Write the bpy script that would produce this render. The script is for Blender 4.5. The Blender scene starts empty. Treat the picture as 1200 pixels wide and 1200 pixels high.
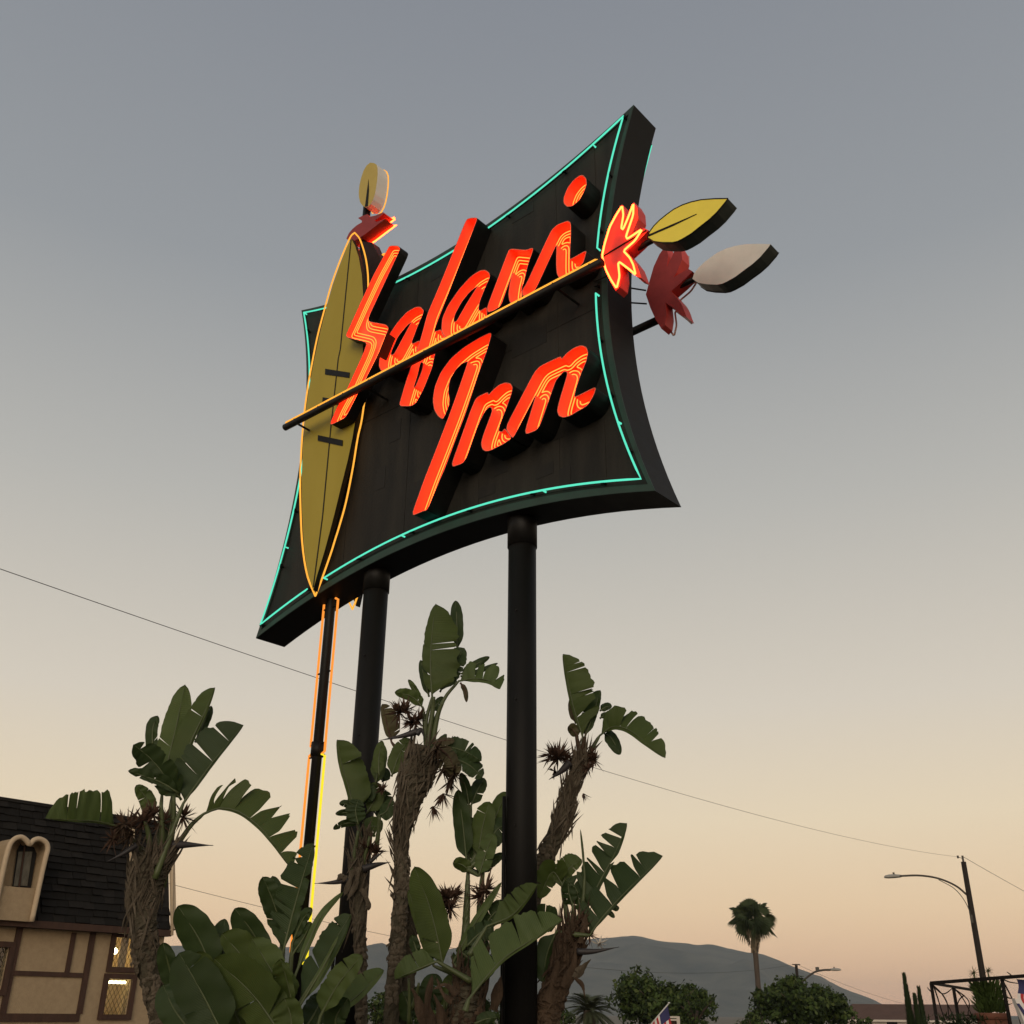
import bpy, bmesh, math, random
import numpy as np
from mathutils import Vector, Matrix
R = random.Random(7)
SC = bpy.context.scene
COL = SC.collection
rad = math.radians

# ------------------------------------------------------------------ camera
FPX, PITCH, ROLL = 1200.0, rad(26.1), rad(0.5)
CAM = np.array([0.0, 0.0, 1.6])
cp, sp_, cr, sr = math.cos(PITCH), math.sin(PITCH), math.cos(ROLL), math.sin(ROLL)
U0 = Vector((0, -sp_, cp)); R0 = Vector((1, 0, 0)); F0 = Vector((0, cp, sp_))
cam = bpy.data.cameras.new('camera'); camo = bpy.data.objects.new('camera', cam); COL.objects.link(camo)
cx, cy = R0 * cr + U0 * sr, R0 * -sr + U0 * cr
camo.matrix_world = Matrix(((cx.x, cy.x, -F0.x, 0), (cx.y, cy.y, -F0.y, 0), (cx.z, cy.z, -F0.z, 1.6), (0, 0, 0, 1)))
cam.sensor_width = 36; cam.lens = 36.0 * FPX / 1200; cam.clip_end = 20000; cam.clip_start = 0.05
SC.camera = camo
# ------------------------------------------------------------------ sky, sun, exposure
W = bpy.data.worlds.new('World'); SC.world = W; W.use_nodes = True
nt = W.node_tree; nt.nodes.clear()
out = nt.nodes.new('ShaderNodeOutputWorld'); bg = nt.nodes.new('ShaderNodeBackground')
tc = nt.nodes.new('ShaderNodeTexCoord'); sep = nt.nodes.new('ShaderNodeSeparateXYZ')
nt.links.new(tc.outputs['Generated'], sep.inputs[0])
ramp = nt.nodes.new('ShaderNodeValToRGB')
nt.links.new(sep.outputs['Z'], ramp.inputs[0])
def s2l(c): return tuple(((v / 255) / 12.92 if v / 255 <= 0.04045 else ((v / 255 + 0.055) / 1.055) ** 2.4) for v in c)
stops = [(0.0, (234, 184, 150)), (0.03, (238, 196, 158)), (0.085, (242, 212, 174)), (0.16, (238, 220, 190)), (0.26, (220, 211, 196)),
         (0.44, (187, 186, 181)), (0.62, (154, 158, 162)), (0.80, (138, 143, 151)), (1.0, (126, 134, 148))]
cr_ = ramp.color_ramp
while len(cr_.elements) < len(stops): cr_.elements.new(0.5)
for e, (p_, c_) in zip(cr_.elements, stops):
    e.position = p_; e.color = (*s2l(c_), 1)
sky = nt.nodes.new('ShaderNodeTexSky'); sky.sky_type = 'NISHITA'; sky.sun_disc = False
sky.sun_elevation = rad(1.0); sky.sun_rotation = rad(60); sky.dust_density = 3.0; sky.ozone_density = 1.0
skm = nt.nodes.new('ShaderNodeVectorMath'); skm.operation = 'SCALE'; skm.inputs['Scale'].default_value = 0.05
nt.links.new(sky.outputs[0], skm.inputs[0])
mixw = nt.nodes.new('ShaderNodeMix'); mixw.data_type = 'RGBA'; mixw.inputs['Factor'].default_value = 0.06
nt.links.new(ramp.outputs[0], mixw.inputs['A']); nt.links.new(skm.outputs[0], mixw.inputs['B'])
nt.links.new(mixw.outputs['Result'], bg.inputs['Color']); bg.inputs['Strength'].default_value = 1.0
nt.links.new(bg.outputs[0], out.inputs[0])
sun = bpy.data.lights.new('sun', 'SUN'); suno = bpy.data.objects.new('sun', sun); COL.objects.link(suno)
sun.energy = 1.4; sun.angle = rad(40); sun.color = (1.0, 0.84, 0.66)
suno.rotation_euler = Vector((0.12, 0.95, -0.26)).to_track_quat('-Z', 'Y').to_euler()
SC.view_settings.view_transform = 'Standard'; SC.view_settings.look = 'None'
SC.view_settings.exposure = 0; SC.view_settings.gamma = 1
SC.cycles.max_bounces = 8; SC.cycles.transparent_max_bounces = 12; SC.cycles.sample_clamp_indirect = 6

# ------------------------------------------------------------------ pixel <-> place
def ray(x, y):
    a, b = x - 600, 600 - y
    A, B = a * cr - b * sr, a * sr + b * cr
    return np.array([A, FPX * cp - B * sp_, FPX * sp_ + B * cp]) / FPX
def at(x, y, D):                      # point on a pixel's ray at horizontal range D
    d = ray(x, y); return CAM + d * (D / math.hypot(d[0], d[1]))
def onplane(x, y, p0, n):
    d = ray(x, y); return CAM + d * (np.dot(p0 - CAM, n) / np.dot(d, n))
def ground_under(x, y, D):
    p = at(x, y, D); return np.array([p[0], p[1], 0.0])
nrm = lambda v: v / (np.linalg.norm(v) + 1e-12)

# ------------------------------------------------------------------ mesh helpers
class MB:
    def __init__(s): s.v, s.f, s.m, s.uv = [], [], [], None
    def add(s, vs, fs, mi=0):
        o = len(s.v); s.v.extend([tuple(map(float, p)) for p in vs])
        for f in fs: s.f.append(tuple(i + o for i in f)); s.m.append(mi)
    def box(s, c, h, ax=None, mi=0):
        ax = ax or ((1, 0, 0), (0, 1, 0), (0, 0, 1)); ax = [np.array(a, float) for a in ax]; c = np.array(c, float)
        vs = [c + ax[0] * h[0] * i + ax[1] * h[1] * j + ax[2] * h[2] * k for k in (-1, 1) for j in (-1, 1) for i in (-1, 1)]
        s.add(vs, [(0, 2, 3, 1), (4, 5, 7, 6), (0, 1, 5, 4), (2, 6, 7, 3), (0, 4, 6, 2), (1, 3, 7, 5)], mi)
    def tube(s, pts, r, n=8, cap=True, closed=False, mi=0, jit=None):
        P = [np.array(p, float) for p in pts]; N = len(P)
        rs = r if hasattr(r, '__len__') else [r] * N
        ref = None; rings = []
        for i in range(N):
            if closed: t = nrm(P[(i + 1) % N] - P[i - 1])
            else: t = nrm(P[min(i + 1, N - 1)] - P[max(i - 1, 0)])
            if ref is None:
                ref = np.cross(t, [0, 0, 1.0] if abs(t[2]) < .9 else [1.0, 0, 0])
            ref = nrm(ref - t * np.dot(ref, t)); b = np.cross(t, ref)
            for k in range(n):
                a = 2 * math.pi * k / n; rr = rs[i] * (jit(i, k) if jit else 1)
                rings.append(P[i] + (ref * math.cos(a) + b * math.sin(a)) * rr)
        fs = []
        for i in range(N if closed else N - 1):
            j = (i + 1) % N
            for k in range(n):
                l = (k + 1) % n; fs.append((i * n + k, i * n + l, j * n + l, j * n + k))
        if cap and not closed:
            fs.append(tuple(range(n - 1, -1, -1))); fs.append(tuple((N - 1) * n + k for k in range(n)))
        s.add(rings, fs, mi)
    def prism(s, poly, vec, mi=0, side=None, back=None):
        n = len(poly); vec = np.array(vec, float); P = [np.array(p, float) for p in poly]
        vs = P + [p + vec for p in P]
        o = len(s.v); s.v.extend([tuple(p) for p in vs])
        s.f.append(tuple(o + i for i in range(n))); s.m.append(mi)
        s.f.append(tuple(o + n + i for i in range(n - 1, -1, -1))); s.m.append(mi if back is None else back)
        for i in range(n):
            j = (i + 1) % n; s.f.append((o + j, o + i, o + n + i, o + n + j)); s.m.append(mi if side is None else side)
    def build(s, name, mats, parent=None, smooth=False, uvs=None, fixn=False):
        me = bpy.data.meshes.new(name)
        off = np.array(root_loc(parent)) if parent is not None else np.zeros(3)
        me.from_pydata([(p[0] - off[0], p[1] - off[1], p[2] - off[2]) for p in s.v], [], s.f)
        for m in (mats if isinstance(mats, (list, tuple)) else [mats]): me.materials.append(m)
        me.polygons.foreach_set('material_index', s.m)
        if smooth: me.polygons.foreach_set('use_smooth', [True] * len(s.f))
        if uvs is not None:
            ul = me.uv_layers.new(name='UVMap'); li = np.zeros(len(me.loops), int); me.loops.foreach_get('vertex_index', li)
            ul.data.foreach_set('uv', np.array(uvs, float)[li].ravel())
        if fixn:
            bm = bmesh.new(); bm.from_mesh(me); bmesh.ops.recalc_face_normals(bm, faces=bm.faces); bm.to_mesh(me); bm.free()
        me.update()
        o = bpy.data.objects.new(name, me); COL.objects.link(o)
        if parent is not None: o.parent = parent
        return o
def root_loc(o):
    p = np.zeros(3)
    while o is not None: p = p + np.array(o.location); o = o.parent
    return p
def tag(o, label=None, cat=None, group=None, kind=None):
    if label: o['label'] = label
    if cat: o['category'] = cat
    if group: o['group'] = group
    if kind: o['kind'] = kind
    return o
def thing(name, label, cat, loc, group=None):
    o = bpy.data.objects.new(name, None); COL.objects.link(o); o.location = tuple(map(float, loc)); o.empty_display_size = .2
    return tag(o, label, cat, group)
def inst(name, me, parent, loc, rot=None, scale=(1, 1, 1)):
    o = bpy.data.objects.new(name, me); COL.objects.link(o); o.parent = parent
    l = np.array(loc) - root_loc(parent); M = Matrix.Translation(Vector(l.tolist()))
    if rot is not None: M = M @ rot.to_4x4()
    o.matrix_local = M @ Matrix.Diagonal((*scale, 1)); return o
def spline(P, n):
    P = [np.array(p, float) for p in P]
    if len(P) == 2: return [P[0] + (P[1] - P[0]) * t for t in np.linspace(0, 1, n)]
    Q = [2 * P[0] - P[1]] + P + [2 * P[-1] - P[-2]]; m = len(P) - 1; res = []
    for t in np.linspace(0, m, n):
        i = min(int(t), m - 1); x = t - i; a, b, c, d = Q[i:i + 4]
        res.append(.5 * (2 * b + (c - a) * x + (2 * a - 5 * b + 4 * c - d) * x * x + (3 * b - a - 3 * c + d) * x ** 3))
    return res
def ear(poly2):                       # triangulate a 2-D polygon with holes via mathutils
    from mathutils.geometry import tessellate_polygon
    return tessellate_polygon([[Vector((p[0], p[1], 0)) for p in pl] for pl in poly2])

# ------------------------------------------------------------------ materials
def mat(name, col, rough=.6, metal=0, noise=None, bump=None, spec=.4):
    """noise=(scale, amount, second colour[, stretch]); bump=(scale, strength)"""
    m = bpy.data.materials.new(name); m.use_nodes = True; t = m.node_tree; b = t.nodes['Principled BSDF']
    b.inputs['Base Color'].default_value = (*col, 1); b.inputs['Roughness'].default_value = rough
    b.inputs['Metallic'].default_value = metal; b.inputs['Specular IOR Level'].default_value = spec
    tx = t.nodes.new('ShaderNodeTexCoord')
    if noise:
        mp = t.nodes.new('ShaderNodeMapping'); t.links.new(tx.outputs['Object'], mp.inputs[0])
        if len(noise) > 3: mp.inputs['Scale'].default_value = noise[3]
        n = t.nodes.new('ShaderNodeTexNoise'); n.inputs['Scale'].default_value = noise[0]; n.inputs['Detail'].default_value = 6
        n.inputs['Roughness'].default_value = .65
        t.links.new(mp.outputs[0], n.inputs['Vector'])
        mr = t.nodes.new('ShaderNodeMapRange'); mr.inputs[1].default_value = .35; mr.inputs[2].default_value = .68
        mr.inputs[4].default_value = noise[1]
        t.links.new(n.outputs['Fac'], mr.inputs[0])
        mx = t.nodes.new('ShaderNodeMix'); mx.data_type = 'RGBA'
        mx.inputs['A'].default_value = (*col, 1); mx.inputs['B'].default_value = (*noise[2], 1)
        t.links.new(mr.outputs[0], mx.inputs['Factor']); t.links.new(mx.outputs['Result'], b.inputs['Base Color'])
        r2 = t.nodes.new('ShaderNodeMapRange'); r2.inputs[3].default_value = max(.05, rough - .12); r2.inputs[4].default_value = min(1, rough + .15)
        t.links.new(n.outputs['Fac'], r2.inputs[0]); t.links.new(r2.outputs[0], b.inputs['Roughness'])
    if bump:
        n2 = t.nodes.new('ShaderNodeTexNoise'); n2.inputs['Scale'].default_value = bump[0]; n2.inputs['Detail'].default_value = 5
        t.links.new(tx.outputs['Object'], n2.inputs['Vector'])
        bp = t.nodes.new('ShaderNodeBump'); bp.inputs['Strength'].default_value = bump[1]; bp.inputs['Distance'].default_value = .02
        t.links.new(n2.outputs['Fac'], bp.inputs['Height']); t.links.new(bp.outputs[0], b.inputs['Normal'])
    return m
def emit(name, col, strength):
    m = bpy.data.materials.new(name); m.use_nodes = True; t = m.node_tree; t.nodes.clear()
    o = t.nodes.new('ShaderNodeOutputMaterial'); e = t.nodes.new('ShaderNodeEmission')
    e.inputs[0].default_value = (*col, 1); e.inputs[1].default_value = strength; t.links.new(e.outputs[0], o.inputs[0]); return m
M = {}
M['face'] = mat('weathered_black_paint', (.012, .0112, .0095), .6, noise=(3.5, .9, (.030, .027, .022), (1, 1, .16)), bump=(30, .15), spec=.2)
M['panel2'] = mat('patched_black_paint', (.013, .012, .0105), .55, noise=(5, .7, (.023, .021, .018), (1, 1, .3)), spec=.2)
M['side'] = mat('cabinet_edge_black', (.008, .0075, .0066), .6, noise=(4, .7, (.018, .0165, .0145)), spec=.2)
M['green_edge'] = mat('green_neon_glow_edge', (.018, .045, .034), .55, noise=(6, .6, (.02, .03, .026)))  # dark green imitates the cyan neon glow on the edge
M['black'] = mat('black_enamel', (.005, .0046, .0042), .5, noise=(6, .6, (.010, .009, .008)), spec=.2)
M['pole'] = mat('black_pole_paint', (.0042, .004, .0036), .55, noise=(2.5, .8, (.009, .0082, .0072), (1, 1, .25)), bump=(60, .08), spec=.15)
M['red'] = mat('red_channel_enamel', (.80, .16, .085), .5, noise=(5, .35, (.60, .10, .05)))
M['dred'] = mat('unlit_red_paint', (.30, .035, .035), .55, noise=(7, .6, (.20, .024, .026)))  # feather red darkened for faces turned away from the neon
M['fred_p'] = mat('neon_lit_red_feather_paint', (.62, .055, .04), .5, noise=(7, .5, (.50, .042, .03)))  # same feather red brightened, neon light put into the colour
M['olive'] = mat('olive_yellow_paint', (.38, .29, .022), .5, noise=(1.6, .5, (.32, .245, .022), (1, 1, .4)))
M['yellow'] = mat('leaf_yellow_paint', (.90, .74, .085), .5, noise=(5, .6, (.80, .65, .08)))
M['yellow2'] = mat('ochre_yellow_paint', (.50, .38, .09), .5, noise=(5, .6, (.42, .32, .08)))
M['grey'] = mat('pale_grey_sheet_metal', (.70, .67, .61), .5, noise=(4, .7, (.60, .57, .52)))
M['ledge'] = mat('grey_green_leaf_edge', (.050, .058, .048), .55, noise=(9, .6, (.08, .085, .07)))
M['neon_red'] = emit('neon_orange_red', (1.0, .085, .012), 7.0)
M['neon_rim'] = emit('neon_orange_red_rim', (1.0, .085, .016), 12)
M['neon_cyan'] = emit('neon_cyan', (.12, .86, .58), 1.03)
M['neon_amber'] = emit('neon_amber', (1.0, .42, .05), 1.25)
M['neon_orange'] = emit('neon_orange', (1.0, .30, .04), 1.15)
M['neon_yellow'] = emit('neon_yellow', (1.0, .78, .03), 1.1)
M['tube_off'] = mat('unlit_glass_tube', (.55, .33, .28), .2, spec=.6)
M['ceramic'] = mat('tube_cap_white', (.6, .56, .5), .4)

def leaf_mat(name, c1, c2, vein=.22):
    m = mat(name, c1, .5, noise=(2.2, .9, c2), spec=.22); t = m.node_tree; b = t.nodes['Principled BSDF']
    uv = t.nodes.new('ShaderNodeUVMap'); uv.uv_map = 'UVMap'
    wv = t.nodes.new('ShaderNodeTexWave'); wv.wave_type = 'BANDS'; wv.bands_direction = 'X'
    wv.inputs['Scale'].default_value = 6.5; wv.inputs['Distortion'].default_value = .6
    mp = t.nodes.new('ShaderNodeMapping'); mp.inputs['Scale'].default_value = (1, .1, 1)
    t.links.new(uv.outputs[0], mp.inputs[0]); t.links.new(mp.outputs[0], wv.inputs['Vector'])
    bp = t.nodes.new('ShaderNodeBump'); bp.inputs['Strength'].default_value = vein; bp.inputs['Distance'].default_value = .012
    t.links.new(wv.outputs['Fac'], bp.inputs['Height']); t.links.new(bp.outputs[0], b.inputs['Normal'])
    src = b.inputs['Base Color'].links[0].from_socket; dk = t.nodes.new('ShaderNodeMix'); dk.data_type = 'RGBA'; dk.blend_type = 'MULTIPLY'
    sc2 = t.nodes.new('ShaderNodeMath'); sc2.operation = 'MULTIPLY'; sc2.inputs[1].default_value = .24; t.links.new(wv.outputs['Fac'], sc2.inputs[0])
    t.links.new(sc2.outputs[0], dk.inputs['Factor']); t.links.new(src, dk.inputs['A']); dk.inputs['B'].default_value = (.35, .45, .3, 1)
    t.links.new(dk.outputs['Result'], b.inputs['Base Color'])
    tr = t.nodes.new('ShaderNodeBsdfTranslucent'); tr.inputs[0].default_value = (c1[0] * 1.6, c1[1] * 1.9, c1[2], 1)
    mx = t.nodes.new('ShaderNodeMixShader'); mx.inputs[0].default_value = .12
    t.links.new(b.outputs[0], mx.inputs[1]); t.links.new(tr.outputs[0], mx.inputs[2])
    t.links.new(mx.outputs[0], t.nodes['Material Output'].inputs[0]); return m
LEAF = [leaf_mat('banana_leaf_green', (.064, .088, .022), (.044, .064, .017)),
        leaf_mat('banana_leaf_deep_green', (.034, .054, .017), (.023, .038, .013)),
        leaf_mat('banana_leaf_light_green', (.080, .110, .033), (.054, .080, .025)),
        leaf_mat('banana_leaf_dry', (.085, .072, .035), (.050, .040, .022))]
M['petiole'] = mat('petiole_green', (.066, .084, .028), .5, noise=(5, .7, (.044, .058, .02)))
M['trunk'] = mat('fibrous_trunk', (.092, .080, .056), .9, noise=(9, .9, (.030, .025, .017), (1, 1, .35)), bump=(45, .9), spec=.1)
M['sheath'] = mat('dry_leaf_sheath', (.120, .098, .072), .85, noise=(12, .9, (.042, .033, .022), (1, 1, .25)), bump=(50, .6), spec=.1)
M['sheath_red'] = mat('reddish_leaf_sheath', (.080, .054, .036), .85, noise=(12, .9, (.026, .018, .012), (1, 1, .25)), bump=(50, .6), spec=.1)
M['dead'] = mat('dead_flower_brown', (.050, .024, .015), .8, noise=(14, .8, (.09, .05, .03)))
M['spathe'] = mat('dark_spathe', (.022, .022, .024), .55, noise=(10, .7, (.04, .03, .028)))

# ================================================================== GROUND, ROAD, HILLS
M['ground'] = mat('dry_ground', (.16, .14, .11), .95, noise=(.4, .8, (.11, .10, .075)), bump=(6, .4))
M['asphalt'] = mat('asphalt', (.05, .05, .05), .9, noise=(2, .6, (.065, .064, .062)), bump=(40, .3))
M['concrete'] = mat('concrete', (.32, .30, .27), .85, noise=(1.5, .7, (.25, .235, .21)), bump=(20, .2))
M['soil'] = mat('planter_soil', (.06, .045, .032), 1, noise=(5, .8, (.035, .026, .02)), bump=(12, .8))
g = MB(); g.add([(-6000, -300, 0), (6000, -300, 0), (6000, 9000, 0), (-6000, 9000, 0)], [(0, 1, 2, 3)])
tag(g.build('ground', M['ground']), kind='structure')
g = MB(); g.box((7, 20, .003), (16, 34, .003)); tag(g.build('parking_lot', M['asphalt']), kind='structure')
g = MB(); g.box((-1.6, 11.3, .09), (5.4, 2.9, .09)); tag(g.build('planter_bed', M['soil']), kind='structure')
g = MB()
for (x, y, hx, hy) in ((-1.6, 8.3, 5.6, .1), (-1.6, 14.3, 5.6, .1), (-7.1, 11.3, .1, 2.9), (3.9, 11.3, .1, 2.9)): g.box((x, y, .11), (hx, hy, .11))
tag(g.build('planter_kerb', M['concrete']), kind='structure')
# ridge traced from the skyline, at 2.6 km, sloping back and forward
M['hill'] = mat('chaparral_hillside', (.135, .143, .125), .95, noise=(.010, .9, (.075, .092, .092)))
def hillmat():
    m = M['hill']; t = m.node_tree
    return m
ridge = [(-300, 1122), (-100, 1116), (100, 1110), (250, 1106), (330, 1109), (430, 1108), (520, 1112), (600, 1106), (650, 1101), (690, 1100), (720, 1098), (745, 1096.5), (770, 1100), (800, 1105),
         (820, 1107), (835, 1106), (860, 1111), (900, 1118), (920, 1125), (945, 1136), (970, 1146), (990, 1157), (1020, 1169), (1045, 1181), (1080, 1188), (1200, 1190), (1400, 1189)]
xs = np.arange(-300, 1400, 6.0); rx = [p[0] for p in ridge]; ry = [p[1] for p in ridge]
rows = []
rn = np.random.RandomState(3)
fine = np.convolve(rn.randn(len(xs) + 8), np.ones(3) / 3, 'same')[:len(xs)] * .85
for j, f in enumerate([0, .06, .14, .24, .36, .5, .64, .76, .86, .94, 1.0]):
    D = 1500 + 1100 * f
    row = []
    wob = np.interp(np.arange(len(xs)), np.linspace(0, len(xs), 40), rn.randn(40)) * 14
    for i, x in enumerate(xs):
        yy = np.interp(x, rx, ry) + fine[i] * (1 if f == 1.0 else 0)
        top = at(x, yy, 2600)[2]
        p = at(x, 1180, D); h = max(-1.0, top) * (f ** 1.15) - 1.0
        row.append((p[0], p[1], h + (wob[i] * math.sin(f * math.pi) * min(1, max(0, top) / 60))))
    rows.append(row)
for D, k in ((2900, .75), (3400, .2), (3700, -.05)):
    rows.append([(at(x, 1180, D)[0], at(x, 1180, D)[1], max(-1, at(x, np.interp(x, rx, ry), 2600)[2]) * k - 1) for x in xs])
h = MB(); nx = len(xs)
h.add([p for r_ in rows for p in r_], [(j * nx + i, j * nx + i + 1, (j + 1) * nx + i + 1, (j + 1) * nx + i) for j in range(len(rows) - 1) for i in range(nx - 1)])
tag(h.build('hill', M['hill'], smooth=True), kind='structure')

# ================================================================== THE SIGN
TH = rad(49)
SU = np.array([math.sin(TH), -math.cos(TH), 0.0]); SN = np.array([-math.cos(TH), -math.sin(TH), 0.0]); SP = np.array([.07, 10.5, 0.0])
ZV = np.array([0, 0, 1.0])
DEP = .48
def S(u, z, off): return SP + SU * u + SN * off + ZV * z
def px(x, y, off):
    p = onplane(x, y, SP + SN * off, SN); return np.array([np.dot(p - SP, SU), p[2]])
sign = thing('motel_sign', 'tall black motel sign on two poles with glowing orange Safari Inn lettering', 'sign', S(-1.35, 0, -DEP / 2))
def arc(a, b, sag, n):                # shallow curve from a to b bowed by the vector sag
    a, b, sag = map(np.array, (a, b, sag)); return [a + (b - a) * t + sag * 4 * t * (1 - t) for t in np.linspace(0, 1, n)[:-1]]
TL, TR_, BR, BL = (-4.66, 11.86), (1.88, 11.82), (1.85, 6.40), (-4.80, 6.28)
def outline(inset=0.0, n=28):
    i = inset
    c = [(TL[0] + i, TL[1] - i), (TR_[0] - i * .8, TR_[1] - i), (BR[0] - i * .8, BR[1] + i), (BL[0] + i, BL[1] + i)]
    return arc(c[0], c[1], (0, -.56), n) + arc(c[1], c[2], (-.50, 0), n) + arc(c[2], c[3], (0, .50), n) + arc(c[3], c[0], (.50, 0), n)
OUT = outline()
b = MB()
tri = ear([OUT])
vs = [S(*p, 0) for p in OUT] + [S(*p, -DEP) for p in OUT]; N = len(OUT)
b.add(vs, [tuple(t) for t in tri] + [tuple(i + N for i in reversed(t)) for t in tri], 0)
b.add(vs, [(i, (i + 1) % N, N + (i + 1) % N, N + i) for i in range(N)], 1)
cab = b.build('cabinet', [M['face'], M['side']], sign, fixn=True)
# lip around the face (green glow of the cyan tubes put into its colour)
b = MB(); inn = outline(.10)
for i in range(N):
    j = (i + 1) % N
    q = [S(*OUT[i], .004), S(*OUT[j], .004), S(*inn[j], .004), S(*inn[i], .004)]
    q2 = [p + SN * .014 for p in q]
    b.add(q + q2, [(4, 5, 6, 7), (0, 1, 5, 4), (2, 3, 7, 6)])
b.build('edge_trim', M['green_edge'], cab, fixn=True)
# sheet-metal panels riveted on the face
topz = lambda u: np.interp(u, [p[0] for p in outline(.12)[:27]], [p[1] for p in outline(.12)[:27]])
botp = sorted(outline(.12)[54:82], key=lambda p: p[0])
botz = lambda u: np.interp(u, [p[0] for p in botp], [p[1] for p in botp])
lefp = sorted(outline(.12)[81:], key=lambda p: p[1]); rigp = sorted(outline(.12)[27:55], key=lambda p: p[1])
edges = [-4.1, -3.05, -1.9, -.62, .62, 1.25]
for k in range(len(edges) - 1):
    for (z0, z1) in ((None, 9.02), (9.03, None)):
        a, c = edges[k] + .004, edges[k + 1] - .004
        uu = np.linspace(a, c, 6)
        lo = [(u, botz(u) + .02 if z0 is None else z0) for u in uu]; hi = [(u, topz(u) - .02 if z1 is None else z1) for u in uu]
        b = MB(); poly = [S(u, z, .006) for u, z in lo] + [S(u, z, .006) for u, z in reversed(hi)]
        b.prism(poly, -SN * .0055)
        b.build('face_panel', M['face'], cab)
for (x0, y0, x1, y1) in [(505, 505, 530, 545), (440, 545, 452, 575), (575, 535, 595, 560), (628, 540, 648, 562), (655, 545, 668, 572), (505, 300, 525, 330), (600, 380, 640, 420),
                         (480, 560, 498, 590), (560, 565, 580, 585), (455, 490, 470, 520), (600, 235, 625, 262), (640, 500, 660, 520)]:
    a, c = px(x0, y1, .012), px(x1, y0, .012)
    if abs(c[1] - a[1]) < .05: continue
    zz = sorted((a[1], c[1])); uu = sorted((a[0], c[0]))
    zz[1] = min(zz[1], zz[0] + .75)
    b = MB(); b.prism([S(uu[0], zz[0], .010), S(uu[1], zz[0], .010), S(uu[1], zz[1], .010), S(uu[0], zz[1], .010)], -SN * .0035)
    b.build('patch_plate', M['panel2'], cab)
# poles
for u, zt in ((-.14, 6.95), (-2.63, 6.95)):
    p = S(u, 0, -DEP / 2); b = MB()
    b.tube([p + ZV * .17, p + ZV * zt], .160, 32); po = b.build('pole', M['pole'], sign, smooth=True)
    b = MB(); b.tube([p + ZV * (6.42 if u > -1 else 6.5), p + ZV * (6.95)], .172, 32); b.build('collar', M['black'], po, smooth=True)
    b = MB(); b.tube([p + ZV * .16, p + ZV * .22], .30, 24); b.build('base_plate', M['pole'], po)
    cd = nrm(np.array([-.95, -.3, 0])); b = MB(); q = p + cd * .185
    b.tube([q + ZV * .17, q + ZV * (3.6 if u > -1 else 2.5)], .018, 8); b.build('conduit', M['pole'], po, smooth=True)
    for zz in (1.1, 2.2, 3.3, 4.6, 5.6):
        b = MB(); b.tube([p + nrm(np.array([-.4, -.9, 0])) * .155 + ZV * zz, p + nrm(np.array([-.4, -.9, 0])) * .172 + ZV * zz], .012, 6); b.build('bolt', M['black'], po)
# ---- border neon
INSET = .155
def border_pts(): return outline(INSET, 40)
bd = border_pts(); per = len(bd)
def border(i0, i1, off, lift=.075):
    pts = [bd[i % per] for i in range(i0, i1 + 1)]
    q = [S(*p, off + math.copysign(lift, off + .2)) for p in pts]
    q = [S(*pts[0], off + math.copysign(.012, off + .2))] + q + [S(*pts[-1], off + math.copysign(.012, off + .2))]
    b = MB(); b.tube(q, .0118, 8); return b.build('border_tube', M['neon_cyan'], sign, smooth=True)
runs = [(0, 4), (5, 23), (24, 36), (36, 39 + 14), (39 + 19, 39 + 33), (39 + 33, 78 + 8), (78 + 8, 78 + 22), (78 + 22, 78 + 31), (78 + 33, 117 + 8), (117 + 8, 117 + 24), (117 + 25, 156)]
for (a, c) in runs:
    border(a, c, 0); border(a, c, -DEP)
b = MB(); b.box((0, 0, 0), (.012, .03, .012)); b.box((0, .028, 0), (.022, .012, .022)); supm = b.build('tube_support', M['black']); supme = supm.data
bpy.data.objects.remove(supm)
rotS = Matrix((tuple(SU), tuple(SN), tuple(ZV))).transposed()
for i in list(range(3, per, 6)):
    inst('tube_support', supme, sign, S(*bd[i % per], .034), rotS)
    inst('tube_support', supme, sign, S(*bd[i % per], -DEP - .034), rotS)

# ---- channel letters
S_ = [(456.4,288.1),(466.3,288.1),(469,291.6),(431.3,372.7),(432,377),(452,380.5),(455,384),(454.5,387),(450,397.5),(443.6,413.8),(431.3,438.3),(417.3,465.2),(408,483.3),(403.9,489.7),(388.5,497.5),(387,495.5),(395.2,476.8),(406.3,457),(425.5,415),(430.5,401),(406.3,395.2),(405.7,391.7),(410.9,380.8),(420.8,358.7),(438.3,321.3),(452.3,295.7)]
A1 = [(497,364.5),(492.6,359.8),(487.3,359.8),(476.8,365.7),(466.3,377.3),(455.8,392.5),(448.8,405),(444.8,419.7),(444.2,429),(447.1,434.8),(452.3,437),(462,434),(472,430),(482,424),(488,411.5),(493,398.5),(481,404.2),(489.7,380.8)]
A1h = [(482.7,376.5),(477,381.2),(466.3,394),(459.3,410),(457.6,416),(461.7,415.5),(470,400),(479.2,383)]
F_ = [(546.5,257),(552.3,255.3),(558.2,255.3),(559.3,256.4),(533,324),(507.5,389.5),(517,386),(518.5,392),(522,395.5),(512,401),(509,418.5),(506,431.3),(496.7,454.7),(492,464),(487.3,472.2),(481.5,475.7),(467.5,475.7),(472.2,459.3),(476.8,444.2),(481,432),(490,408),(495.8,387.7),(501,367.8),(515,335.2),(534.8,286.2)]
F_h = [(493,424),(496,425.5),(494.8,434),(487,453),(484.3,455),(489,440)]
A2 = [(574,324.7),(573.3,320),(568.7,316.5),(562.8,317),(552.3,323.5),(538.3,338.7),(525.5,357.3),(518.5,372.5),(517.5,385),(519,391),(524,397),(532,396),(548,387),(562,379),(570.5,372),(570.5,359.8),(562.8,364.3),(560.5,363.2),(561.7,353.8),(568,338)]
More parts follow.
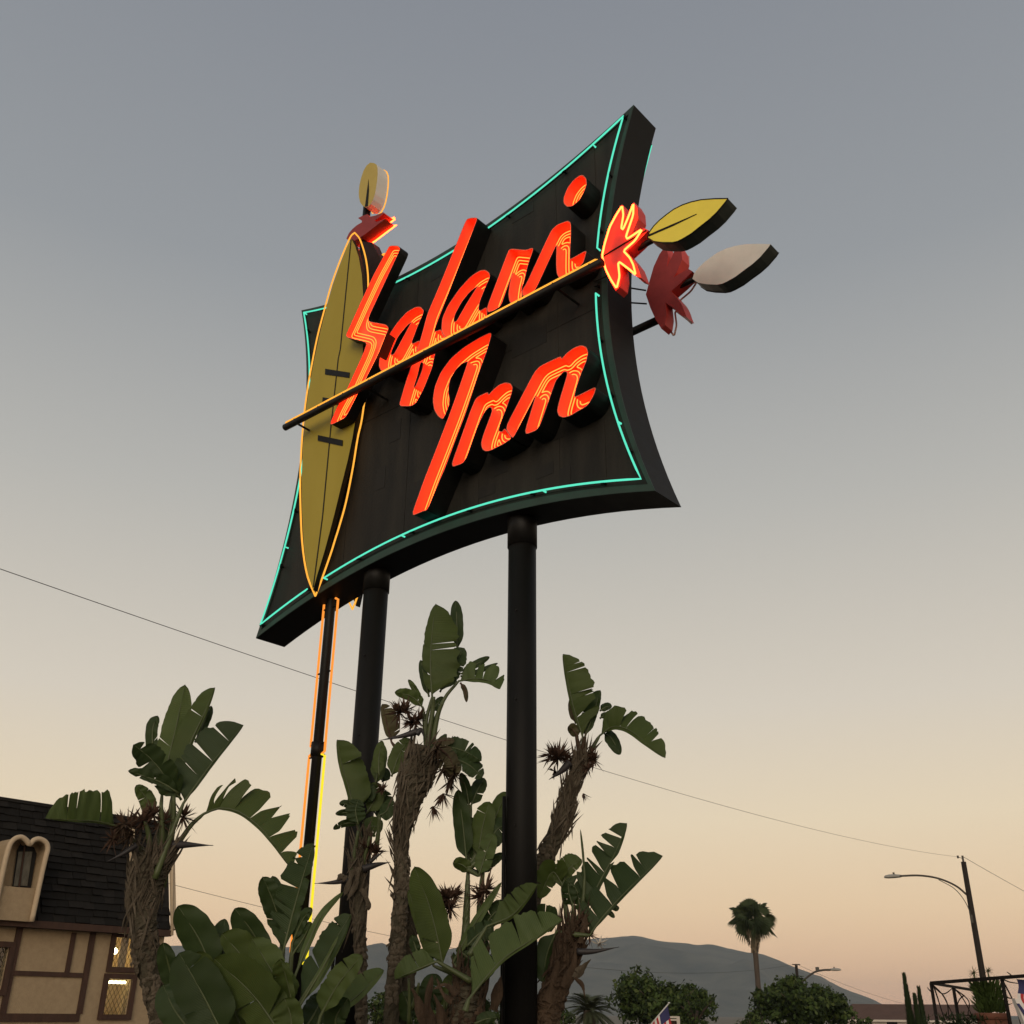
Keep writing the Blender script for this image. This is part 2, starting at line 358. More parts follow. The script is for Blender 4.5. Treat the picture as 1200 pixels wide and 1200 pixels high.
A2h = [(560.5,334),(550,342.2),(540.7,353.8),(532.5,369),(531.3,377.2),(534.8,377.2),(545.3,358.5),(554.7,343.3)]
R_ = [(571.2,359),(583,328),(596,293.5),(599,291.7),(616,293.3),(623.3,290.7),(624.9,292),(618.7,309.3),(613.3,332),(612,334.7),(611,340),(611.3,348),(605,355),(600,357),(597,352),(596,344),(598,330),(601.3,317.3),(594,338),(587,358),(580,363),(571.5,366)]
I_ = [(617.3,332),(640,282.7),(646.7,269.3),(653.3,263.3),(665.3,258.7),(668.7,261.3),(668.9,274.7),(667.3,304),(670.7,302.7),(687.3,293.3),(685.3,301.3),(682.7,309),(668,321),(656,326),(653,321),(652,312),(652.2,296),(652.5,285),(640,312),(628,338),(622.7,344),(612.5,347),(612,340)]
DOT = [(682.7,205.3),(686.7,209.3),(687.3,215.3),(684.7,224),(678.7,234.7),(670.7,241.3),(664.7,242),(660.7,238),(660.7,231.3),(665.3,220),(672,211.3),(678.7,206)]
BI = [(576.7,388.7),(561,396.3),(543.7,407.1),(528.5,420.1),(516.6,436.3),(509.5,453.7),(507.4,468.8),(509,479.7),(513.3,487.3),(518.8,491.1),(521.5,486.2),(526,475),(526.9,468.8),(525.3,460.2),(525.8,451.5),(527.4,443.9),(533.9,433.1),(541.5,425.5),(548.2,423.3),(547.5,427),(539.3,451),(528.5,481.5),(513.3,521.2),(497.1,562.3),(482,604.6),(496,598.6),(500.9,597.3),(513.3,566.7),(522,547),(535,511.4),(544.7,486.5),(561,436.3),(570.7,410.3)]
N1 = [(558,466),(571.5,459.5),(572.5,463),(578,457),(585,451),(592,448.5),(598,449.5),(600.5,454),(599,462),(594,476),(585.5,498),(584,505),(588,506.5),(591.7,502),(599.6,513.5),(590,520),(582,524),(575,527.5),(569,528.5),(565.5,526),(564,520),(566,511),(577,482),(576,477.5),(573,477),(568,482),(560,498),(544.7,541.7),(528,547.7),(540,514),(551.3,482)]
N2 = [(592.2,501.3),(629,431),(657,417.5),(658,421),(664,414),(673,407.5),(681,404.8),(687,407),(689,413),(687,423),(681,437),(675,454),(673,464),(674,465.5),(696,454.5),(698,455),(696,462),(691,471),(687,476),(678,481),(668,487),(660,489),(655,487),(653.2,481),(655,472),(665,439),(664.5,435.5),(661,435),(656,440),(651,446),(642,472),(631,503),(614,509.5),(629.5,459),(616,485),(603,510),(600.2,513.2)]
def soften(P, k=.16, it=2):
    P = [np.array(p, float) for p in P]
    for _ in range(it):
        Q = []
        for i in range(len(P)):
            a, b_ = P[i], P[(i + 1) % len(P)]
            kk = min(k, .02 / max(1e-6, np.linalg.norm(b_ - a)) * 3)
            Q += [a + (b_ - a) * kk, b_ + (a - b_) * kk]
        P = Q
    return P
def sdf(X, Y, polys):
    d = np.full(X.shape, 1e9); ins = np.zeros(X.shape, bool)
    for P in polys:
        for i in range(len(P)):
            (x0, y0), (x1, y1) = P[i], P[(i + 1) % len(P)]
            dx, dy = x1 - x0, y1 - y0; L = dx * dx + dy * dy + 1e-12
            t = np.clip(((X - x0) * dx + (Y - y0) * dy) / L, 0, 1)
            d = np.minimum(d, np.hypot(X - x0 - t * dx, Y - y0 - t * dy))
            c = ((y0 > Y) != (y1 > Y)); 
            with np.errstate(divide='ignore', invalid='ignore'): xi = x0 + (Y - y0) / (dy if abs(dy) > 1e-12 else 1e-12) * dx
            ins ^= c & (X < xi)
    return np.where(ins, d, -d)
def contours(G, lv, x0, y0, st):
    segs = {}; H, Wd = G.shape
    def key(i, j, h): return (i, j, h)
    pos = {}
    def ip(i, j, h):
        k = (i, j, h)
        if k not in pos:
            if h: a, b_ = G[i, j], G[i, j + 1]; t = (lv - a) / (b_ - a); pos[k] = (x0 + (j + t) * st, y0 + i * st)
            else: a, b_ = G[i, j], G[i + 1, j]; t = (lv - a) / (b_ - a); pos[k] = (x0 + j * st, y0 + (i + t) * st)
        return k
    adj = {}
    B = G > lv
    for i in range(H - 1):
        for j in range(Wd - 1):
            q = (B[i, j], B[i, j + 1], B[i + 1, j + 1], B[i + 1, j]); c = sum(q)
            if c in (0, 4): continue
            e = []
            if q[0] != q[1]: e.append(ip(i, j, 1))
            if q[1] != q[2]: e.append(ip(i, j + 1, 0))
            if q[2] != q[3]: e.append(ip(i + 1, j, 1))
            if q[3] != q[0]: e.append(ip(i, j, 0))
            for a in range(0, len(e) - 1, 2):
                adj.setdefault(e[a], []).append(e[a + 1]); adj.setdefault(e[a + 1], []).append(e[a])
    loops = []; seen = set()
    for k in list(adj):
        if k in seen: continue
        lp = [k]; seen.add(k); cur = k
        while True:
            nx_ = [m for m in adj[cur] if m not in seen]
            if not nx_: break
            cur = nx_[0]; seen.add(cur); lp.append(cur)
        loops.append([pos[m] for m in lp])
    return loops
def smooth_loop(L, it=2):
    P = np.array(L)
    for _ in range(it): P = (np.roll(P, 1, 0) + 2 * P + np.roll(P, -1, 0)) / 4
    return P
FACE_OFF = .30
def letter(name, outer, holes=(), off=FACE_OFF, depth=.285, levels=(.032, .076, .118), lab=None):
    polys = [soften([px(x, y, off) for x, y in P]) for P in [outer] + list(holes)]
    back = off - depth; b = MB(); wt = .010
    for P in polys:
        n = len(P); C = [np.array(p) for p in P]
        # inner (red) and outer (black) skin, with a small rim between
        area = sum(C[i][0] * C[(i + 1) % n][1] - C[(i + 1) % n][0] * C[i][1] for i in range(n))
        sgn = 1 if area > 0 else -1
        nor = []
        for i in range(n):
            t = nrm(C[(i + 1) % n] - C[i - 1]); nor.append(np.array([t[1], -t[0]]) * sgn)
        flip = 1 if P is polys[0] else -1
        o_ = [C[i] + nor[i] * flip * wt * .5 for i in range(n)]; i_ = [C[i] - nor[i] * flip * wt * .5 for i in range(n)]
        vs = [S(*p, off) for p in o_] + [S(*p, back) for p in o_] + [S(*p, off) for p in i_] + [S(*p, back) for p in i_]
        fo = [(i, (i + 1) % n, n + (i + 1) % n, n + i) for i in range(n)]
        fi = [(2 * n + i, 2 * n + (i + 1) % n, 3 * n + (i + 1) % n, 3 * n + i) for i in range(n)]
        fr = [(i, (i + 1) % n, 2 * n + (i + 1) % n, 2 * n + i) for i in range(n)]
        o0 = len(b.v); b.v.extend([tuple(p) for p in vs])
        for fs, mi in ((fo, 0), (fi, 1), (fr, 1)):
            for f in fs: b.f.append(tuple(k + o0 for k in f)); b.m.append(mi)
    flat = [p for P in polys for p in P]
    b.add([S(*p, back + .004) for p in flat], [tuple(t) for t in ear(polys)], 1)
    lo = b.build(name, [M['black'], M['red']], sign)
    if lab: lo['label'] = lab
    # neon strands that follow the stroke inside the channel
    A = np.array(polys[0]); st = .014; x0, y0 = A.min(0) - .05; x1, y1 = A.max(0) + .05
    X, Y = np.meshgrid(np.arange(x0, x1, st), np.arange(y0, y1, st)); G = sdf(X, Y, polys)
    for lv in levels:
        for L in contours(G, lv, x0, y0, st):
            if len(L) < 14: continue
            P = smooth_loop(L)[::2]
            tb = MB(); tb.tube([S(*p, back + (.140 if depth > .2 else .09)) for p in P], .0066, 6, closed=True)
            tb.build('neon_tube', M['neon_red'], lo, smooth=True)
    return lo
letter('letter_s', S_, off=.35, depth=.165)
letter('letter_a', A1, [A1h]); letter('letter_f', F_, [F_h]); letter('letter_a', A2, [A2h]); letter('letter_r', R_); letter('letter_i', I_); letter('letter_i_dot', DOT)
letter('letter_capital_i', BI); letter('letter_n', N1); letter('letter_n', N2)

# ---- shield (tall pointed oval) on both faces
SHL = [(411.5,279.5),(406,290),(399,308),(390,333),(383,358),(374.5,392),(367.5,425),(362,455),(358,485),(355,520),(353.5,560),(354,600),(356,640),(360.5,672),(367,692)]
SHR = [(371,676),(380,647),(387.8,618),(392.5,600),(399,573),(407.6,539),(413,513),(417.6,485),(422,450),(425,415),(426,380),(425.5,345),(424,322),(420.5,302),(416,288)]
def mirror(off): return -DEP - off
def shield(front=True):
    f = (lambda o: o) if front else mirror
    P = [px(x, y, .17) for x, y in SHL + SHR]
    b = MB(); d = SN * (.075 if front else -.075)
    b.prism([S(*p, f(.17)) for p in P], -d, 0, 1)
    so = b.build('shield', [M['olive'], M['black']], sign)
    so['label'] = 'tall pointed olive shield with amber neon rim' 
    c = [px(x, y, .174) for x, y in [(411.3,281),(398.7,409),(396.3,420),(387.8,499),(378,604),(367,688)]]
    b = MB(); w = .012
    for i in range(len(c) - 1):
        a, e = c[i], c[i + 1]
        b.prism([S(a[0] - w, a[1], f(.174)), S(a[0] + w, a[1], f(.174)), S(e[0] + w, e[1], f(.174)), S(e[0] - w, e[1], f(.174))], (S(0, 0, f(.168)) - S(0, 0, f(.174))))
    b.build('centre_line', M['black'], so)
    for q in ([(381,432),(409.5,436.5),(409,442.5),(380.7,438.5)], [(378,465.5),(406,470),(405.5,476),(377.5,471.5)], [(372.5,509.8),(401.3,515.8),(401,522.5),(372.2,516.2)]):
        b = MB(); b.prism([S(*px(x, y, .182), f(.182)) for x, y in q], (S(0, 0, f(.1705)) - S(0, 0, f(.182)))); b.build('cross_bar', M['black'], so)
    n1 = [(416,272.5),(411,277),(404.5,291),(397.5,308),(388.5,333),(381.5,358),(372.5,392),(365.8,425),(360.5,455),(356.5,485),(353.5,520),(351.8,560),(352.3,600),(354.5,640),(360,674),(369.5,698.5)]
    n2 = [(369.5,698.5),(377,679),(387.5,649),(392.5,633),(397.5,617),(405.5,588),(413.5,548),(419,514),(423.5,494),(427,471)]
    n3 = [(432,356),(431.5,340),(431,320),(428,300),(422,281),(416.5,273.5)]
    for n_ in (n1, n2, n3):
        pts = [np.array([*px(x, y, .085)]) for x, y in n_]
        if n_ is not n1: pass
        q = [S(*p, f(.085)) for p in spline(pts, 50)]
        b = MB(); b.tube(q, .0125, 8); b.build('rim_tube', M['neon_amber'], so, smooth=True)
    e = px(427.5, 470, .085); b = MB(); b.tube([S(e[0], e[1] - .02, f(.085)), S(e[0], e[1] + .07, f(.07))], .02, 8); b.build('tube_cap', M['ceramic'], so, smooth=True)
    return so
shield(True); shield(False)
# ---- horizontal spear, one along each face
def spear(front=True):
    f = (lambda o: o) if front else mirror
    OFF = .415
    a, e = px(334, 501, OFF), px(706, 307, OFF)
    root = None
    b = MB(); b.tube([S(a[0], a[1], f(OFF)), S(*e, f(OFF))], .050, 14); root = b.build('spear', M['black'], sign, smooth=True)
    dz = .062
    b = MB(); pts = [S(a[0] + .02, a[1] + .03, f(OFF)), S(a[0] + .04, a[1] + dz, f(OFF + .02))] + [S(*(a + (e - a) * t + np.array([0, dz])), f(OFF + .02)) for t in np.linspace(.02, .985, 30)] + [S(e[0] - .02, e[1] + .03, f(OFF))]
    b.tube(pts, .0135, 8); b.build('spear_tube', M['neon_amber'] , root, smooth=True)
    for t in np.linspace(.04, .97, 11):
        p = a + (e - a) * t; b = MB(); b.tube([S(p[0], p[1] + .045, f(OFF)), S(p[0], p[1] + dz, f(OFF + .02))], .017, 6); b.build('tube_support', M['black'], root)
    for t in (.04, .3, .62, .88):
        p = a + (e - a) * t; b = MB(); b.tube([S(*p, f(OFF)), S(p[0] + .05, p[1] - .05, f(.02 if t > .05 else .18))], .016, 6); b.build('bracket', M['black'], root)
    # feather
    FO = .30
    fe = [(704,300),(708,286),(714,266),(721,251),(729,239.5),(731.5,252),(729.5,266),(736,253),(742.6,236.5),(747,244),(748,256),(741,272),(737,278),(755,267),(760,270),(746,284),(734,295),(740,302),(746,310),(752,326),(746,324),(736,315),(727,309),(728,324),(726,336),(721.5,341),(715,330),(709,316)]
    C_ = [px(x, y, FO) for x, y in fe]
    b = MB(); dv = SN * (.16 if front else -.16)
    b.prism([S(*p, f(FO)) for p in C_], -dv, 0, 0, 1); fo = b.build('feather', [M['fred_p'], M['dred']], root)
    b = MB(); a1, a2 = px(707, 300, FO + .006), px(757, 270, FO + .006)
    b.tube([S(*a1, f(FO + .004)), S(*a2, f(FO + .004))], .010, 6); b.build('feather_quill', M['black'], fo)
    ne = [(705.5,300),(708.5,286),(714.5,266),(722,252),(729,241),(730.5,252),(728,267),(730,269),(736,255),(742.4,238),(742,252),(733.5,277),(735,280),(753,268),(744,282),(730.5,294),(738,302),(742,310),(745,322),(738,316),(726,307),(724.4,309),(726,324),(722.6,338),(716,328),(710,316)]
    pts = [S(*p, f(FO + .045)) for p in smooth_loop([px(x, y, FO + .045) for x, y in ne + ne[:0]], 0)]
    P2 = []
    for i in range(len(pts)):
        a_, b_ = pts[i], pts[(i + 1) % len(pts)]; P2 += [a_ + (b_ - a_) * .12, a_ + (b_ - a_) * .5, a_ + (b_ - a_) * .88]
    b = MB(); b.tube(P2, .0115, 8, closed=True); b.build('feather_tube', M['neon_rim'] if front else M['tube_off'], fo, smooth=True)
    # leaf-shaped blade
    le = [(759,278.5),(761,272),(766,265),(773,258),(781,251.5),(790,245),(800,240),(810,236.6),(822,234),(838,232.8),(853,232.6),(850,237),(840,249),(831,257.5),(820,266),(810,274),(800,280),(794,283),(788,284.3),(776,284.3),(766,283)]
    b = MB(); LO = FO + .02; dv = SN * (.19 if front else -.19)
    b.prism([S(*px(x, y, LO), f(LO)) for x, y in le], -dv, 0, 1, 2)
    lo = b.build('blade', [M['yellow'], M['ledge'], M['grey']], root)
    b = MB(); w1 = [(760,277),(760.5,274.5),(816,250.5),(816.3,251),(790,264)]
    b.prism([S(*px(x, y, LO + .005), f(LO + .005)) for x, y in w1], S(0, 0, f(LO + .001)) - S(0, 0, f(LO + .005))); b.build('midrib', M['black'], lo)
    rim = [S(*px(x, y, LO), f(LO)) for x, y in le]; b = MB(); b.tube(rim, .007, 6, closed=True); b.build('blade_rim', M['black'], lo)
    # shaft behind the feather to the blade, stay wires
    s1, s2 = px(745, 318, .06), px(766, 281, .2)
    b = MB(); q = px(770, 279, .2); r1 = px(735, 297, .2)
    b.tube([S(*r1, f(.2)), S(*q, f(.2))], .035, 10); b.build('shaft_end', M['black'], root, smooth=True)
    q1 = px(700, 312, .1)
    b = MB(); b.tube([S(q1[0] - .1, q1[1] + .12, f(.02)), S(r1[0] - .28, r1[1] + .10, f(.12))], .010, 6); b.tube([S(q1[0] - .1, q1[1] - .12, f(.02)), S(r1[0] - .28, r1[1] - .10, f(.12))], .010, 6); b.build('stay', M['black'], root)
    return root
spear(True); spear(False)
# ---- upright spear through the cabinet
mid = -DEP / 2
us = px(388, 705, mid)[0]
b = MB(); b.tube([S(us, .17, mid), S(us, 13.75, mid)], .065, 16); up = b.build('upright_spear', M['black'], sign, smooth=True)
for sgn in (-1, 1):
    segs_ = [(6.66, 4.62, M['neon_orange']), (4.56, 2.2, M['neon_orange'] if sgn < 0 else M['neon_yellow'])]
    for z1, z0, mt in segs_:
        if sgn > 0: z1 -= .04; z0 -= .1
        b = MB(); b.tube([S(us + sgn * .09, z1, mid)] + [S(us + sgn * (.145 if z1 > 5 else .155), z, mid) for z in np.linspace(z1 - .03, z0 + .03, 12)] + [S(us + sgn * .09, z0, mid)], .016, 8); b.build('spear_tube', mt, up, smooth=True)
    for z in (6.5, 5.6, 4.66, 4.5, 3.4):
        b = MB(); b.tube([S(us, z, mid), S(us + sgn * .15, z, mid)], .012, 6); b.build('tube_support', M['black'], up)
b = MB(); b.tube([S(us, 4.50, mid), S(us, 4.68, mid)], .085, 14); b.build('joint_collar', M['black'], up, smooth=True)
lf = [(433.8,190.5),(429.5,194),(426,200),(423.3,208),(421.2,217),(420.4,225),(420.6,231),(422,237),(424.5,240.5),(427.4,242.6),(431,242.6),(434.5,239),(437.3,233.6),(439.5,227),(440.8,219.7),(442,211),(442.6,203.3),(442.4,197),(441.2,192.8),(438,191)]
LO = -.13
b = MB(); b.prism([S(*px(x, y, LO), LO) for x, y in lf], -SN * .21, 0, 1, 0); lo = b.build('blade', [M['yellow2'], M['grey']], up)
b = MB(); b.prism([S(*px(x, y, LO + .005), LO + .005) for x, y in [(431.7,210),(432.3,222),(431,242),(427.6,242)]], -SN * .004); b.build('midrib', M['black'], lo)
pl = [px(x, y, LO) for x, y in lf]; cpt = sum(pl) / len(pl)
pl = [cpt + (p - cpt) * 1.04 for p in pl]; pp = smooth_loop(pl, 1)
b = MB(); b.tube([S(*p, LO - .235) for p in list(pp[10:]) + list(pp[:9])], .0115, 8); b.build('blade_tube', M['neon_amber'], lo, smooth=True)
ft = [(405.8,279.7),(409,273),(413,268.3),(418,264),(424,260.5),(424,258.5),(419.5,255.5),(424,253.2),(430.3,251),(433,254),(440,252.5),(449,248.5),(450,250),(439,258.5),(441,260),(451.3,256.4),(440,265),(429,273.5),(420,279.5),(412,284)]
FO = -.12
P_ = [px(x, y, FO) for x, y in ft]
b = MB(); b.prism([S(*p, FO) for p in P_], -SN * .22, 0, 1); fo = b.build('feather', [M['dred'], M['fred_p']], up)
b = MB(); cpt = sum(P_) / len(P_); q = [S(*(cpt + (p - cpt) * 1.10), FO - .20) for p in P_]
b.tube(q, .012, 8, closed=True); b.build('feather_tube', M['neon_rim'], fo, smooth=True)
# dark maroon gusset that carries the upright spear above the cabinet
gz = [(425,283),(436,284),(439,291),(446,302),(449,312),(447,350),(430,352),(424,310)]
b = MB(); b.prism([S(*px(x, y, -.16), -.16) for x, y in gz], -SN * .16); b.build('gusset', mat('maroon_gusset', (.022, .009, .008), .6, noise=(8, .6, (.013, .007, .006)), spec=.2), up)
b = MB(); e = px(447, 300, -.30); b.tube([S(e[0] - .03, e[1], -.3), S(e[0] + .06, e[1], -.3)], .022, 8); b.build('tube_cap', M['neon_amber'], up, smooth=True)

# ================================================================== BIRD-OF-PARADISE PLANTS
def prof(u):
    a = min(1.0, u / .22); a = math.sqrt(max(0, 1 - (1 - a) ** 2))
    c = max(0.0, (u - .45) / .55); return a * (max(0, 1 - c ** 2.6)) ** .62
def leaf(plant, blade, wl, wr, D, pet=None, dd=0.0, tilt=None, ns=(3, 3), m=0, gap=.02, rough=1.0, prof_=prof, thin=False, curl=.12):
    rg = random.Random(int(blade[0][0] * 31 + blade[-1][1] * 17 + len(blade)))
    tl, tr = tilt if tilt else (rg.uniform(.15, .75), rg.uniform(-.75, -.15))
    n = 41
    bp = spline(blade, n)
    mids = [at(p[0], p[1], D + dd * (i / (n - 1)) ** 1.3) for i, p in enumerate(bp)]
    mids = np.array(mids)
    def mid_at(u):
        u = min(max(u, 0), 1) * (n - 1); i = min(int(u), n - 2); return mids[i] + (mids[i + 1] - mids[i]) * (u - i)
    L = np.linalg.norm(mids[-1] - mids[0])
    b = MB(); uvs = []
    for side, wpx, nsp, tv in ((-1, wl, ns[0], tl), (1, wr, ns[1], tr)):
        if wpx <= 0: continue
        cuts = [0.0] + sorted(min(.95, max(.08, (k + 1 + rg.uniform(-.6, .6)) / (nsp + 1))) for k in range(nsp)) + [1.0]
        for si in range(len(cuts) - 1):
            u0, u1 = cuts[si], cuts[si + 1]
            if u1 - u0 < .02: continue
            nu = max(5, int((u1 - u0) * 34)); nv = 7
            open_ = gap * .42 * rg.choice((.1, .5, 1.0, 1.6, 2.6)) * rough; jag = [rg.uniform(-.07, .05) * min(1, nsp * .5) for _ in range(60)]; swing = rg.uniform(-.5, 1) * .05 * rough; dt = rg.uniform(-.35, .35) * rough
            deep = rg.uniform(.05, .55) if nsp else .4
            shortn = rg.uniform(.92, 1.03) if nsp else 1.0
            base = len(b.v)
            for i in range(nu + 1):
                s = i / nu
                for j in range(nv + 1):
                    v = j / nv
                    vv = max(0, (v - deep) / (1 - deep))
                    g0 = open_ * vv if si > 0 else 0; g1 = open_ * vv if si < len(cuts) - 2 else 0
                    u = u0 + g0 + (u1 - u0 - g0 - g1) * s
                    rnd = (1 - .05 * (abs(2 * s - 1) ** 5) * rough + jag[i] * v ** 3) if nsp else 1
                    ue = u + (.10 + swing) * v * (1 - u)
                    p = mid_at(ue)
                    p2, p3 = mid_at(max(0, ue - .02)), mid_at(min(1, ue + .02))
                    T = nrm(p3 - p2); V = nrm(p - CAM); sx = -nrm(np.cross(T, V))
                    w = wpx / FPX * np.dot(p - CAM, np.array([0, cp, sp_])) * prof_(u) * rnd * shortn
                    dep = (tv + dt) * w * v + curl * w * v * v * (1 if side < 0 else -1) * math.copysign(1, tv) * 1.2
                    lat = w * (v - .0 * v * v)
                    q = p + sx * side * lat + V * dep
                    q = q + sx * side * (.018 * w * v * v * math.sin(u * 31 + wl)) + V * (.05 * w * v * v * math.sin(u * 23 + wr)) + T * (.012 * math.sin(s * 9 + si) * v * L * .4) + V * .006 * math.sin(s * 14 + v * 3)
                    b.v.append(tuple(q)); uvs.append((u * 3 + .0, side * v))
            for i in range(nu):
                for j in range(nv):
                    a = base + i * (nv + 1) + j
                    b.f.append((a, a + nv + 1, a + nv + 2, a + 1)); b.m.append(0)
    lo = b.build('leaf', LEAF[m], plant, smooth=True, uvs=uvs)
    # petiole + midrib
    path = [np.array(p) for p in mids[::4]]
    rs = list(np.linspace(.012, .002, len(path)))
    if pet:
        pts = spline([(p[0], p[1]) for p in pet] + [tuple(bp[0])], 12)[:-1]
        pp = [at(p[0], p[1], D) for p in pts]
        path = pp + path; rs = list(np.linspace(.030, .017, len(pp))) + rs
    pb = MB(); pb.tube(path, rs, 7); pb.build('petiole', M['petiole'] if m != 3 else M['dead'], lo, smooth=True)
    return lo
def trunk(plant, pts, wid, D, mt, name='trunk', flakes=60, fl_mat=None, ring=True):
    n = max(16, int(len(pts) * 9)); P = spline([(p[0], p[1], w) for p, w in zip(pts, wid)], n)
    ph = [R.random() * 6 for _ in range(40)]
    path = [at(p[0], p[1], D) for p in P]; path[0][2] = 0.1
    rs = [p[2] * .5 / FPX * (np.dot(q - CAM, np.array([0, cp, sp_]))) for p, q in zip(P, path)]
    b = MB(); b.tube(path, rs, 18, jit=lambda i, k: 1 + .07 * math.sin(k * 2.1 + ph[i % 40]) + .05 * math.sin(i * 2.4 + ph[k % 18]) + R.uniform(-.05, .05))
    to = b.build(name, mt, plant, smooth=False)
    # overlapping dry leaf bases, wrapped in chevrons
    fb = MB()
    for k in range(flakes):
        t = R.uniform(.12, .985); i = int(t * (n - 1)); c = path[i]; r_ = rs[i]
        T = nrm(path[min(i + 1, n - 1)] - path[max(0, i - 1)]); V = nrm(CAM - c); sx = nrm(np.cross(T, V))
        a = R.uniform(-1.5, 1.5) if R.random() < .8 else R.uniform(-3, 3)
        nvec = nrm(V * math.cos(a) + sx * math.sin(a)); tv = np.cross(T, nvec)
        hi_ = t > .5
        ln = R.uniform(.14, .38) if hi_ else R.uniform(.03, .09); wd = R.uniform(.006, .017) if hi_ else R.uniform(.015, .045); lean = R.choice((-1, 1)) * R.uniform(.15, .6) if hi_ else R.uniform(-.3, .3)
        d = nrm(T + tv * lean); e = np.cross(d, nvec)
        lift = R.uniform(.003, .014) * (1 if R.random() < .95 else 2.5); sgn = 1 if R.random() < (.8 if hi_ else .4) else -1
        p0 = c + nvec * r_ * 1.0
        vs = [p0 - e * wd * .6, p0 + e * wd * .6, p0 + d * sgn * ln * .6 + nvec * lift * .6 + e * wd, p0 + d * sgn * ln * .6 + nvec * lift * .6 - e * wd,
              p0 + d * sgn * ln + nvec * lift * 1.3, p0 + d * sgn * ln * .5 + nvec * (lift + .012)]
        fb.add(vs, [(0, 1, 5), (1, 2, 5), (2, 4, 5), (4, 3, 5), (3, 0, 5)])
    if flakes: tag(fb.build('bark_flake', fl_mat or M['sheath'], to), kind='stuff')
    return to
def spiky(plant, x, y, r, D, n=26, dirn=None, mt=None, name='dead_flower'):
    rg = random.Random(int(x * 7 + y)); c = at(x, y, D); s = D / FPX * 1.05; b = MB()
    for k in range(int(n * 1.6)):
        d = nrm(np.array([rg.gauss(0, 1), rg.gauss(0, 1), rg.gauss(0, 1) + (.35 if dirn is None else 0)]) + (np.array(dirn) * 1.2 if dirn is not None else 0))
        L = r * s * rg.uniform(.55, 1.1); w = rg.uniform(.005, .012); e = nrm(np.cross(d, [.3, .2, .9])); f2 = np.cross(d, e)
        bend = np.array([0, 0, -.12 * L * rg.random()])
        p1 = c + d * L * .45; p2 = c + d * L + bend
        b.add([c + e * w, c - e * w, p1 + e * w * 1.3 + f2 * .006, p1 - e * w * 1.3, p2, p1 + f2 * w], [(0, 2, 5), (1, 5, 3), (2, 4, 5), (3, 5, 4), (0, 5, 1)])
    return b.build(name, mt or M['dead'], plant)
def beak(plant, pts, w, D, mt=None, name='spathe'):
    P = spline(pts, 14); path = [at(p[0], p[1], D) for p in P]; s = D / FPX * 1.1
    rs = [max(.003, w * .36 * s * (math.sin(min(1, .25 + .75 * (1 - i / 13)) * math.pi / 2) ** 1.0) * (1 - (i / 13) ** 2) ** .8) for i in range(14)]
    b = MB(); b.tube(path, rs, 8); return b.build(name, mt or M['spathe'], plant, smooth=True)
def strip(plant, pts, w, D, mt=None, name='dry_sheath'):
    rg = random.Random(int(pts[0][0] * 13 + pts[-1][1])); P = spline(pts, 16); path = np.array([at(p[0], p[1], D) for p in P]); s = D / FPX; b = MB(); nv = 4; tw = rg.uniform(-.5, .5)
    for i in range(16):
        T = nrm(path[min(i + 1, 15)] - path[max(i - 1, 0)]); V = nrm(path[i] - CAM); sx = nrm(np.cross(V, T)); u = i / 15
        ww = w * .5 * s * (1 - u ** 2.2) ** .7 * (.75 + .25 * math.sin(u * 7 + w)) + .002
        for j in range(nv + 1):
            v = j / nv * 2 - 1; b.v.append(tuple(path[i] + sx * v * ww * math.cos(tw * u) + V * (v * ww * math.sin(tw * u + .3) + .5 * ww * v * v) + T * rg.uniform(-.01, .01)))
    for i in range(15):
        for j in range(nv): a = i * (nv + 1) + j; b.f.append((a, a + 1, a + nv + 2, a + nv + 1)); b.m.append(0)
    return b.build(name, mt or M['sheath'], plant, smooth=True)
def plant(label, x, D): return thing('bird_of_paradise', label, 'plant', ground_under(x, 1195, D) + ZV * .17, 'giant bird of paradise plants around the sign')
def zc(ox, oy, s): return lambda *pts: [(ox + x / s, oy + y / s) for x, y in pts]

# A - left tree
DA = 9.8; A = plant('tall bird of paradise in front of the shingled building, one long leaf arching over', 189, DA); z = zc(50, 790, 4.0)
trunk(A, [(194, 1240), (186, 1180), (173, 1125), (168, 1088), (169, 1050), (176, 1018), (184, 1000)], [25, 26, 28, 29, 36, 44, 34], DA, M['trunk'], flakes=230)
cr0 = (181, 1030)
leaf(A, z((525, 470), (515, 270), (540, 195)), 8, 6, DA + .35, None, ns=(0, 1), m=1)
leaf(A, z((715, 320), (760, 220), (790, 148)), 3, 6, DA + .3, ns=(0, 0), m=1)
leaf(A, z((560, 560), (585, 420), (625, 250), (668, 48)), 18, 17, DA + .15, [cr0] + z((545, 750)), tilt=(.5, .5), ns=(1, 1), m=2, gap=.008)
leaf(A, z((610, 560), (690, 330), (755, 190), (808, 62)), 19, 3, DA + .05, [cr0] + z((580, 740)), ns=(1, 0), m=0, gap=.01)
leaf(A, z((650, 590), (590, 500), (510, 400), (425, 330)), 17, 17, DA - .1, None, ns=(4, 3), m=1, gap=.05, rough=1.5)
leaf(A, z((640, 560), (560, 510), (480, 480), (400, 452)), 5, 9, DA - .12, None, ns=(1, 2), m=1, gap=.05)
leaf(A, z((660, 605), (740, 490), (830, 370), (942, 238)), 36, 3, DA - .15, [cr0] + z((600, 760)), ns=(3, 0), m=1, gap=.03, tilt=(.2, -.4))
leaf(A, z((755, 655), (830, 628), (920, 645), (1010, 710), (1085, 795), (1160, 905)), 37, 3, DA, [cr0] + z((600, 850), (690, 715)), ns=(7, 0), m=0, gap=.03, rough=1.5, tilt=(.3, .2), dd=-.3)
